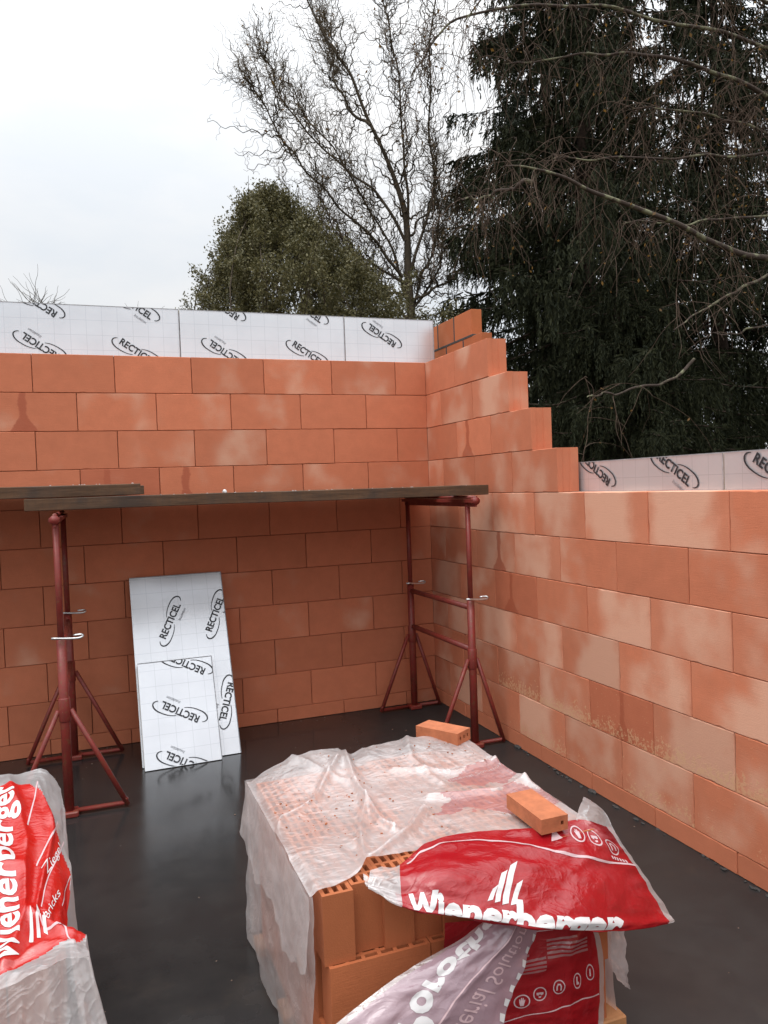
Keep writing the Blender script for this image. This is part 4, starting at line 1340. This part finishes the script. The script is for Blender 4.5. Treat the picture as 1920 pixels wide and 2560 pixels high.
def skirt_r(u, v):
    top_ = catmull(rt, u)
    Ug, Vg = np.meshgrid(u, v)
    out_ = np.zeros((len(v), len(u), 3)) + top_[None]
    out_[..., 2] = top_[None, :, 2] + (.012 - top_[None, :, 2]) * Vg
    out_[..., 0] += .05 * Vg * Ug + .08 * Vg * Ug ** 6 + .012 * np.abs(fbm(Ug * 2, Vg, 6, 1.5, 2)) * Vg
    out_[..., 1] -= .085 * Vg * Ug ** 6
    return out_
link('film_side', Sheet(None, 0, n=(60, 40), fn=skirt_r).mesh('film_side', [M['film_white']]), None, pack2)


# ------------------------------------------------------------------ trees
def jitter_path(P, n, amp, freq, seed):
    Q = smooth_path(P, n)
    out = Q.copy()
    for i in range(n):
        s = i / n * freq
        out[i] += amp * np.array(mnoise.noise_vector((s, seed, seed * .37))) * min(1, i / 3)
    return out


def curl_twig(p, d, length, steps, amp, up, rs):
    """wavy shoot: the heading swings round as it grows"""
    pts = [p]; d = d / np.linalg.norm(d); ph = rs.uniform(0, 6.28); sp = rs.uniform(1.1, 1.8)
    a = np.cross(d, rs.normal(size=3)); a /= np.linalg.norm(a) + 1e-9; c = np.cross(d, a)
    st = length / steps
    for i in range(steps):
        h = d + amp * (a * math.cos(ph + sp * i) + c * math.sin(ph + sp * i)) + np.array([0, 0, up * i / steps])
        h /= np.linalg.norm(h); pts.append(pts[-1] + h * st)
    return np.array(pts)


def leaf_quads(P, size, rs, aspect=2.2, droop=0.0):
    """small two-triangle blades at the points P"""
    n = len(P)
    d = rs.normal(size=(n, 3)); d[:, 2] -= droop; d /= np.linalg.norm(d, axis=1, keepdims=True)
    s = np.cross(d, rs.normal(size=(n, 3))); s /= np.linalg.norm(s, axis=1, keepdims=True) + 1e-9
    L_ = (size * rs.uniform(.6, 1.3, n))[:, None]; W_ = L_ / aspect
    V = np.stack([P, P + d * L_ * .5 + s * W_ * .5, P + d * L_, P + d * L_ * .5 - s * W_ * .5], 1).reshape(-1, 3)
    return V, np.arange(n * 4).reshape(-1, 4)


# -- corkscrew willow
STEMS = [[[3.76, 9.0, -0.3], [3.80, 9.0, 2.4], [3.76, 9.0, 4.33], [3.7, 9.0, 5.79], [3.71, 9.0, 6.98], [3.46, 9.0, 7.77], [3.01, 9.0, 8.7], [2.76, 9.0, 9.38], [2.45, 9.0, 9.86], [2.05, 9.0, 10.4], [1.76, 9.0, 11.04], [1.5, 9.0, 11.7]],
 [[3.72, 9.0, 6.16], [3.74, 9.0, 7.35], [3.66, 9.0, 8.24], [3.63, 9.0, 8.96], [3.54, 9.0, 9.67], [3.42, 9.0, 10.36], [3.25, 9.0, 10.96], [3.0, 9.0, 12.0]],
 [[3.66, 9.0, 6.52], [3.25, 9.0, 7.3], [2.69, 9.0, 7.78], [2.06, 9.0, 8.24], [1.62, 9.0, 8.7], [1.29, 9.0, 9.17], [1.17, 9.0, 9.66], [0.97, 9.0, 9.97]],
 [[3.58, 9.0, 5.79], [2.93, 9.0, 6.47], [2.2, 9.0, 7.11], [1.58, 9.0, 7.66], [1.15, 9.0, 8.13], [0.83, 9.0, 8.6], [0.54, 9.0, 8.98]],
 [[3.68, 9.0, 5.61], [3.2, 9.0, 6.04], [2.54, 9.0, 6.35], [1.91, 9.0, 6.74], [1.38, 9.0, 7.04]],
 [[3.73, 9.0, 5.8], [3.97, 9.0, 6.73], [4.1, 9.0, 7.47], [3.98, 9.0, 8.28], [3.91, 9.0, 9.0], [3.84, 9.0, 9.89], [3.92, 9.0, 10.72], [3.9, 9.0, 11.52]],
 [[3.67, 9.0, 5.43], [2.89, 9.0, 5.57], [2.33, 9.0, 5.8], [1.88, 9.0, 6.04]],
 [[3.01, 9.0, 8.7], [2.7, 9.0, 9.11], [2.53, 9.0, 9.7], [2.55, 9.0, 10.22], [2.53, 9.0, 10.83], [2.6, 9.0, 11.5]],
 [[3.71, 9.0, 5.06], [4.29, 9.0, 5.83], [4.73, 9.0, 6.6], [5.07, 9.0, 7.28], [5.2, 9.0, 7.95]],
 [[3.77, 9.0, 5.34], [4.49, 9.0, 5.75], [4.92, 9.0, 6.05], [5.36, 9.0, 6.27]],
 [[3.7, 9.0, 4.9], [3.3, 9.0, 5.6], [2.9, 9.0, 6.3], [2.5, 9.0, 7.1], [2.35, 9.0, 7.9]], [[3.72, 9.0, 5.2], [3.5, 9.0, 6.2], [3.2, 9.0, 7.0], [2.8, 9.0, 7.7], [2.45, 9.0, 8.5], [2.0, 9.0, 9.1], [1.75, 9.0, 9.8]],
 [[3.7, 9.0, 4.6], [3.1, 9.0, 5.0], [2.5, 9.0, 5.2], [2.1, 9.0, 5.6]], [[3.72, 9.0, 4.8], [4.0, 9.0, 5.8], [4.5, 9.0, 6.8], [4.55, 9.0, 7.8], [4.7, 9.0, 8.6]]]
rs = np.random.default_rng(11)
tree = empty('willow_tree', (3.76, 9.0, -.25)); tag(tree, 'bare corkscrew willow with twisting branches and a few last leaves', 'tree')
main_p, main_r, br_p, br_r, tw_p, tw_r, leafP = [], [], [], [], [], [], []
for si, S_ in enumerate(STEMS):
    P = np.array(S_)
    tdep = np.linspace(0, 1, len(P))
    if si: P[:, 1] += tdep * rs.uniform(-1.6, 1.6)
    n = 40
    Q = jitter_path(P, n, .07 if si else .05, 9, si * 3.1 + 1)
    r0 = .15 if si == 0 else .034
    rad = np.interp(np.linspace(0, 1, n), [0, .35, 1], [r0, r0 * .55, .011])
    if si == 0: rad = np.interp(np.linspace(0, 1, n), [0, .3, .5, 1], [.14, .075, .036, .010])
    main_p.append(Q); main_r.append(rad)
    i0 = 13 if si == 0 else 4
    for i in range(i0, n, 1):
        for _ in range(3 if i > n * .3 else 2):
            if rs.random() < .40: continue
            tang = Q[min(i + 1, n - 1)] - Q[i - 1]; tang /= np.linalg.norm(tang)
            d = tang * .7 + rs.normal(size=3) * .65 + np.array([-.10, 0, .38])
            ln = rs.uniform(.5, 1.5) * (1.0 if i < n * .8 else .6)
            q = curl_twig(Q[i], d, ln * 1.15, 16, .72, .55, rs)
            br_p.append(q); br_r.append(np.linspace(rad[i] * .38 + .005, .005, len(q)))
            for k in range(2, len(q)):
                for _ in range(2):
                    if rs.random() < .66: continue
                    dd = (q[k] - q[k - 1]) / np.linalg.norm(q[k] - q[k - 1]) * .5 + rs.normal(size=3) * .75 + np.array([0, 0, .25])
                    w = curl_twig(q[k], dd, rs.uniform(.18, .55), 7, .7, .2, rs)
                    tw_p.append(w); tw_r.append(np.linspace(.0042, .0026, len(w)))
                    if rs.random() < .05: leafP.append(w[-1])
V, F = tubes(main_p, main_r, 7); link('trunk', mesh_np('trunk', V, F, True), M['bark_willow'], tree).matrix_parent_inverse = tree.matrix_world.inverted() if False else Matrix.Translation((-3.76, -9.0, .25))
V, F = tubes(br_p, br_r, 4); link('branches', mesh_np('branches', V, F), M['bark_willow'], tree).matrix_parent_inverse = Matrix.Translation((-3.76, -9.0, .25))
V, F = tubes(tw_p, tw_r, 3); o = link('twigs', mesh_np('twigs', V, F), M['twig_willow'], tree); o.matrix_parent_inverse = Matrix.Translation((-3.76, -9.0, .25)); o['kind'] = 'stuff'
V, F = leaf_quads(np.array(leafP), .075, rs, 2.0, .5); o = link('leaves', mesh_np('leaves', V, F), M['leaf_yellow'], tree); o.matrix_parent_inverse = Matrix.Translation((-3.76, -9.0, .25)); o['kind'] = 'stuff'


# -- dense evergreen at the left
def evergreen(name, label, cx, cy, base_z, prof, n_stems, n_leaf, leaf, mat, seed, sx=1.0):
    """prof: list of (height, left radius, right radius); upright stems carry the leaves, outline stays ragged"""
    rs = np.random.default_rng(seed)
    e = empty(name, (cx, cy, base_z)); tag(e, label, 'tree')
    inv = Matrix.Translation((-cx, -cy, -base_z))
    hs = np.array([p[0] for p in prof]); lf = np.array([p[1] for p in prof]); rt_ = np.array([p[2] for p in prof])
    H = hs[-1]
    paths, radii, leaves = [], [], []
    for i in range(n_stems):
        th = rs.uniform(0, 2 * np.pi); rr = math.sqrt(rs.uniform(0.02, 1))
        z1 = H * rs.uniform(.45, 1.03)
        pts = []
        for t in np.linspace(0, 1, 10):
            z = base_z + .3 + (z1 - .3) * t
            hz = min(z - base_z, H)
            L_ = np.interp(hz, hs, lf); R_ = np.interp(hz, hs, rt_)
            rad_ = R_ if math.cos(th) > 0 else L_
            grow = min(1, .12 + 1.1 * t ** .8)
            pts.append((cx + math.cos(th) * rad_ * rr * grow, cy + math.sin(th) * (L_ + R_) / 2 * rr * grow, z))
        Q = jitter_path(np.array(pts), 16, .10, 6, i * .73 + seed)
        paths.append(Q); radii.append(np.linspace(.035, .006, 16))
    n_cl = 1350; per = n_leaf // n_cl
    for i in range(n_cl):
        hz = H * (rs.random() ** .75) * .985 + .1
        L_ = np.interp(hz, hs, lf); R_ = np.interp(hz, hs, rt_)
        th = rs.uniform(0, 2 * np.pi); rad_ = R_ if math.cos(th) > 0 else L_
        lump = 1 + .42 * mnoise.noise((math.cos(th) * 1.6 + seed, math.sin(th) * 1.6, hz * .9)) + .16 * mnoise.noise((math.cos(th) * 4, math.sin(th) * 4 + seed, hz * 2.3))
        rr = rs.uniform(.2, 1.0) ** .5 * rs.uniform(.86, 1.05) * lump
        c = np.array([cx + math.cos(th) * rad_ * rr, cy + math.sin(th) * (L_ + R_) / 2 * rr, base_z + hz])
        axis = np.array([math.cos(th) * .55 + rs.normal() * .25, math.sin(th) * .55 + rs.normal() * .25, .8]); axis /= np.linalg.norm(axis)
        t = rs.uniform(-.5, .7, per)[:, None]
        ln = rs.uniform(.22, .55)
        leaves.append(c + axis[None] * t * ln + rs.normal(size=(per, 3)) * (.075 * (1 - .5 * np.abs(t))))
        if i % 3 == 0: paths.append(np.stack([c - axis * ln * 1.5, c, c + axis * ln * .9])); radii.append(np.array([.012, .008, .004]))
        if rr > .85 and i % 4 == 0:      # shoots standing out of the crown
            l2 = rs.uniform(.35, .8); paths.append(np.stack([c, c + axis * l2 * .5 + rs.normal(size=3) * .03, c + axis * l2])); radii.append(np.array([.007, .005, .003]))
            leaves.append(c + axis[None] * rs.uniform(.2, 1, (12, 1)) * l2 + rs.normal(size=(12, 3)) * .03)
    V, F = tubes([np.array([(cx, cy, base_z), (cx + .05, cy, base_z + 1.2), (cx, cy, base_z + H * .6)])], [np.array([.16, .12, .04])], 8)
    link('trunk', mesh_np('trunk', V, F, True), M['bark_willow'], e).matrix_parent_inverse = inv
    V, F = tubes(paths, radii, 4); link('stems', mesh_np('stems', V, F), M['bark_willow'], e).matrix_parent_inverse = inv
    V, F = leaf_quads(np.concatenate(leaves), leaf, rs, 2.0, -.5)
    o = link('crown', mesh_np('crown', V, F), mat, e); o.matrix_parent_inverse = inv; o['kind'] = 'stuff'
    return e


evergreen('evergreen_tree', 'dense olive green evergreen rising behind the foil boards of the back wall', .62, 8.0, -.25,
          [(0, .6, .8), (1.5, 1.3, 1.9), (4.2, 1.52, 3.1), (5.0, 1.40, 2.6), (5.8, 1.05, 1.8), (6.3, .70, 1.05), (6.65, .38, .5), (6.85, .12, .15)], 60, 290000, .052, M['bush'], 5)


# -- spruces
def spruce(name, label, cx, cy, base_z, H, R0, n_br, mat, seed, z_low=0.6, dens=1.0, left_boost=1.0, bs=1.0):
    rs = np.random.default_rng(seed)
    e = empty(name, (cx, cy, base_z)); tag(e, label, 'tree', 'dark spruces behind the side wall')
    inv = Matrix.Translation((-cx, -cy, -base_z))
    tz = np.linspace(0, H, 14)
    tp = np.stack([cx + .05 * np.sin(tz * .7), cy + .05 * np.cos(tz * .9), base_z + tz], 1)
    V, F = tubes([tp], [np.interp(tz, [0, H], [.24, .03])], 9)
    link('trunk', mesh_np('trunk', V, F, True), M['bark_spruce'], e).matrix_parent_inverse = inv
    paths, radii, A, Dv, Ln, Wd = [], [], [], [], [], []
    for i in range(n_br):
        f = (i + rs.random()) / n_br
        z = z_low + (H - z_low) * f
        rad_ = R0 * (1 - f) ** .62 * rs.uniform(.45, 1.12) + .15
        th = i * 2.399 + rs.normal() * .3
        if math.cos(th) < -.3: rad_ *= left_boost
        d = np.array([math.cos(th), math.sin(th)])
        n = 12; t = np.linspace(0, 1, n)
        sag = -.34 * rad_ * t ** 1.3 + .20 * rad_ * np.clip(t - .6, 0, 1) ** 1.2 * 2
        P = np.stack([cx + d[0] * rad_ * t, cy + d[1] * rad_ * t, base_z + z + sag], 1)
        P += np.array([mnoise.noise_vector((a * 3, i * 1.3, seed)) for a in t]) * .10 * t[:, None]
        paths.append(P); radii.append(np.linspace(.035 * (1 - f) + .012, .006, n))
        side = np.array([-d[1], d[0], 0])
        m_ = int(34 * dens * rad_ / 2)                        # hanging sprays along the branch
        k = rs.uniform(.10, 1, m_) ** .8
        base = catmull(P, k)
        off = rs.normal(size=m_) * .16 * (1.1 - k) * rad_
        base = base + side[None] * off[:, None] + np.array([0, 0, -1.0])[None] * (np.abs(off) * .35)[:, None]
        sl = rs.uniform(.15, .80, m_) * (.55 + .45 * rad_ / R0)
        hd = np.stack([d[0] * .12 + rs.normal(size=m_) * .10, d[1] * .12 + rs.normal(size=m_) * .10, np.full(m_, -1.0)], 1)
        nb = 10
        for q in range(nb):                                   # short needle shoots down each spray
            t_ = (q + rs.random(m_)) / nb
            A.append(base + hd * (sl * t_)[:, None])
            dv = hd + rs.normal(size=(m_, 3)) * .42 + np.array([d[0], d[1], 0]) * .2
            Dv.append(dv / np.linalg.norm(dv, axis=1, keepdims=True))
            Ln.append(rs.uniform(.06, .16, m_) * bs); Wd.append(rs.uniform(.009, .021, m_) * bs)
        m2 = int(70 * dens * rad_ / 2)                        # shoots that clothe the branch itself
        k = rs.uniform(.08, 1, m2)
        A.append(catmull(P, k) + rs.normal(size=(m2, 3)) * .03)
        dv = np.stack([d[0] * .6 + rs.normal(size=m2) * .6, d[1] * .6 + rs.normal(size=m2) * .6, -.35 + rs.normal(size=m2) * .35], 1)
        Dv.append(dv / np.linalg.norm(dv, axis=1, keepdims=True)); Ln.append(rs.uniform(.10, .24, m2) * bs); Wd.append(rs.uniform(.011, .024, m2) * bs)
    A = np.concatenate(A); Dv = np.concatenate(Dv); Ln = np.concatenate(Ln); Wd = np.concatenate(Wd)
    n = len(A)
    s = np.cross(Dv, rs.normal(size=(n, 3))); s /= np.linalg.norm(s, axis=1, keepdims=True)
    s2 = np.cross(Dv, s)
    out_ = []
    for sv in (s, s2):      # each hanging twig is two crossed needle blades, tapering
        a = A + sv * Wd[:, None] * .5; b_ = A - sv * Wd[:, None] * .5
        mid = A + Dv * (Ln * .6)[:, None]
        tip = A + Dv * Ln[:, None]
        out_.append(np.stack([a, b_, mid - sv * (Wd * .8)[:, None], tip, mid + sv * (Wd * .8)[:, None]], 1))
    V = np.concatenate(out_).reshape(-1, 3); F = np.arange(len(V)).reshape(-1, 5)
    o = link('crown', mesh_np('crown', V, F), mat, e); o.matrix_parent_inverse = inv; o['kind'] = 'stuff'
    V, F = tubes(paths, radii, 4); link('branches', mesh_np('branches', V, F), M['bark_spruce'], e).matrix_parent_inverse = inv
    return e


spruce('spruce_tree', 'tall dark spruce with drooping branches behind the stepped wall corner', 6.55, 7.0, -.25, 15.5, 4.1, 190, M['spruce'], 3, dens=1.75, left_boost=1.12)
spruce('spruce_tree', 'dark spruce behind the side wall at the right edge of the picture', 11.2, 8.6, -.25, 16.5, 4.2, 200, M['spruce'], 8, dens=1.6)
spruce('spruce_tree', 'deep shaded spruce between and behind the two front spruces', 9.6, 13.0, -.25, 18.5, 5.0, 200, M['spruce_far'], 13, dens=1.25)
spruce('spruce_tree', 'low young spruce filling the gap over the stepped blocks', 5.3, 4.6, -.25, 5.2, 2.3, 120, M['spruce'], 21, dens=3.6, bs=.62)

# -- bare drooping tree in front of the spruces
LIMBS = [[[7.21, 3.0, 4.58], [6.68, 3.0, 4.63], [5.86, 3.0, 4.71], [5.07, 3.0, 4.9], [4.18, 3.0, 5.1], [3.47, 3.0, 5.21], [2.94, 3.0, 5.36], [2.61, 3.0, 5.35], [2.22, 3.0, 5.34]],
 [[2.87, 3.0, 5.36], [2.61, 3.0, 5.29], [2.28, 3.0, 5.2], [2.03, 3.0, 5.21]],
 [[7.22, 3.0, 4.87], [6.51, 3.0, 4.4], [5.84, 3.0, 4.11], [5.27, 3.0, 3.83], [4.8, 3.0, 3.54]],
 [[7.23, 3.0, 5.35], [6.2, 3.0, 5.24], [5.39, 3.0, 5.13], [4.85, 3.0, 5.15], [4.47, 3.0, 5.06]],
 [[7.25, 3.0, 6.22], [6.22, 3.0, 6.14], [5.26, 3.0, 6.02], [4.13, 3.0, 5.94], [3.5, 3.0, 5.91]],
 [[7.27, 3.0, 6.88], [6.25, 3.0, 7.12], [5.45, 3.0, 7.25], [4.69, 3.0, 7.25], [3.96, 3.0, 7.22], [3.26, 3.0, 7.05], [2.73, 3.0, 6.91]],
 [[7.29, 3.0, 7.59], [5.94, 3.0, 7.76], [4.7, 3.0, 7.79], [3.63, 3.0, 7.77], [2.62, 3.0, 7.53], [1.98, 3.0, 7.3], [1.67, 3.0, 6.93], [1.45, 3.0, 6.63]],
 [[7.26, 3.0, 6.42], [6.57, 3.0, 6.66], [5.91, 3.0, 6.79], [5.2, 3.0, 6.84], [4.82, 3.0, 6.85]],
 [[5.33, 3.0, 3.24], [4.86, 3.0, 2.95], [4.4, 3.0, 2.86], [3.89, 3.0, 2.76], [3.6, 3.0, 2.73], [3.42, 3.0, 2.69]],
 [[7.19, 3.0, 3.85], [6.49, 3.0, 3.72], [6.07, 3.0, 3.71]],
 [[7.3, 3.0, 8.18], [6.45, 3.0, 8.28], [5.48, 3.0, 8.29], [4.35, 3.0, 8.19], [2.95, 3.0, 7.81], [2.3, 3.0, 7.53], [1.98, 3.0, 7.14]]]
rs = np.random.default_rng(29)
e = empty('birch_tree', (7.6, 3.0, -.25)); tag(e, 'bare tree reaching in from the right with lichened limbs and drooping brown twigs', 'tree')
inv = Matrix.Translation((-7.6, -3.0, .25))
tp = smooth_path([(7.6, 3, -.25), (7.55, 3, 2), (7.6, 3.02, 4.5), (7.5, 3, 7), (7.55, 3.05, 9.5)], 16)
V, F = tubes([tp], [np.linspace(.2, .08, 16)], 9); link('trunk', mesh_np('trunk', V, F, True), M['bark_birch'], e).matrix_parent_inverse = inv
tw_p, tw_r, leafP = [], [], []
for li, L_ in enumerate(LIMBS):
    P = np.array(L_)
    if li != 1 and li != 8: P = np.concatenate([[[7.55, 3.0, P[0, 2] - .3]], P])
    P[:, 1] += np.linspace(0, 1, len(P)) * rs.uniform(-.5, .7)
    Q = jitter_path(P, 46, .06, 11, li * 2.7)
    r0 = (.055, .028, .035, .022, .026, .040, .030, .024, .022, .022, .03)[li]
    rad = np.linspace(r0, .008, 46)
    V, F = tubes([Q], [rad], 6)
    link('limb', mesh_np('limb', V, F, True), M['bark_birch'], e).matrix_parent_inverse = inv
    hi = Q[:, 2].mean() > 5.6
    for i in range(6, 46):
        for _ in range(2 if hi else 1):
            if rs.random() < (.58 if hi else (.55 if Q[:, 2].mean() > 4.6 else .85)): continue
            d = rs.normal(size=3) * .6 + np.array([-.3, 0, .25])
            ln = rs.uniform(.35, 1.0)
            n = 9; q = [Q[i]]; d /= np.linalg.norm(d)
            for k in range(n):
                d = d + np.array([rs.normal() * .16, rs.normal() * .16, -.17]); d /= np.linalg.norm(d); q.append(q[-1] + d * ln / n)
            q = np.array(q); tw_p.append(q); tw_r.append(np.linspace(.0055, .003, n + 1))
            for k in range(2, n + 1):
                for _ in range(int(rs.random() < .7)):
                    d2 = rs.normal(size=3) * .45 + np.array([0, 0, -.55]); d2 /= np.linalg.norm(d2)
                    l2 = rs.uniform(.25, 1.0); m_ = 6; w = [q[k]]
                    for _k in range(m_):
                        d2 = d2 + np.array([rs.normal() * .17, rs.normal() * .17, -.12]); d2 /= np.linalg.norm(d2); w.append(w[-1] + d2 * l2 / m_)
                    w = np.array(w); tw_p.append(w); tw_r.append(np.linspace(.0038, .0020, m_ + 1))
                    if rs.random() < .14: leafP.append(w[-1]); leafP.append(w[3])
V, F = tubes(tw_p, tw_r, 3); o = link('twigs', mesh_np('twigs', V, F), M['twig_birch'], e); o.matrix_parent_inverse = inv; o['kind'] = 'stuff'
V, F = leaf_quads(np.array(leafP), .05, rs, 1.6, .8); o = link('leaves', mesh_np('leaves', V, F), M['leaf_yellow'], e); o.matrix_parent_inverse = inv; o['kind'] = 'stuff'

# -- far bare tree tops over the left boards
rs = np.random.default_rng(41)
for (x, z, lab, sp) in ((-4.6, 12.6, 'far bare treetop showing over the left foil board', 1.4), (.6, 12.1, 'tiny far bare treetop left of the evergreen', .8)):
    e = empty('bare_tree', (x, 40, -.25)); tag(e, lab, 'tree', 'far bare treetops')
    inv = Matrix.Translation((-x, -40, .25))
    V, F = tubes([np.array([(x, 40, -.25), (x + .1, 40, 6), (x, 40, z - 1.5)])], [np.array([.25, .18, .06])], 6)
    link('trunk', mesh_np('trunk', V, F, True), M['bark_willow'], e).matrix_parent_inverse = inv
    P_, R_ = [], []
    for i in range(70):
        d = np.array([rs.normal() * .9, rs.normal() * .6, rs.uniform(.2, 1)])
        q = curl_twig(np.array([x + rs.normal() * .3 * sp, 40, z - rs.uniform(.6, 2.0)]), d, rs.uniform(.6, 1.7) * sp, 8, .2, .2, rs); P_.append(q); R_.append(np.linspace(.02, .007, 9))
    V, F = tubes(P_, R_, 3); o = link('branches', mesh_np('branches', V, F), M['bark_willow'], e); o.matrix_parent_inverse = inv
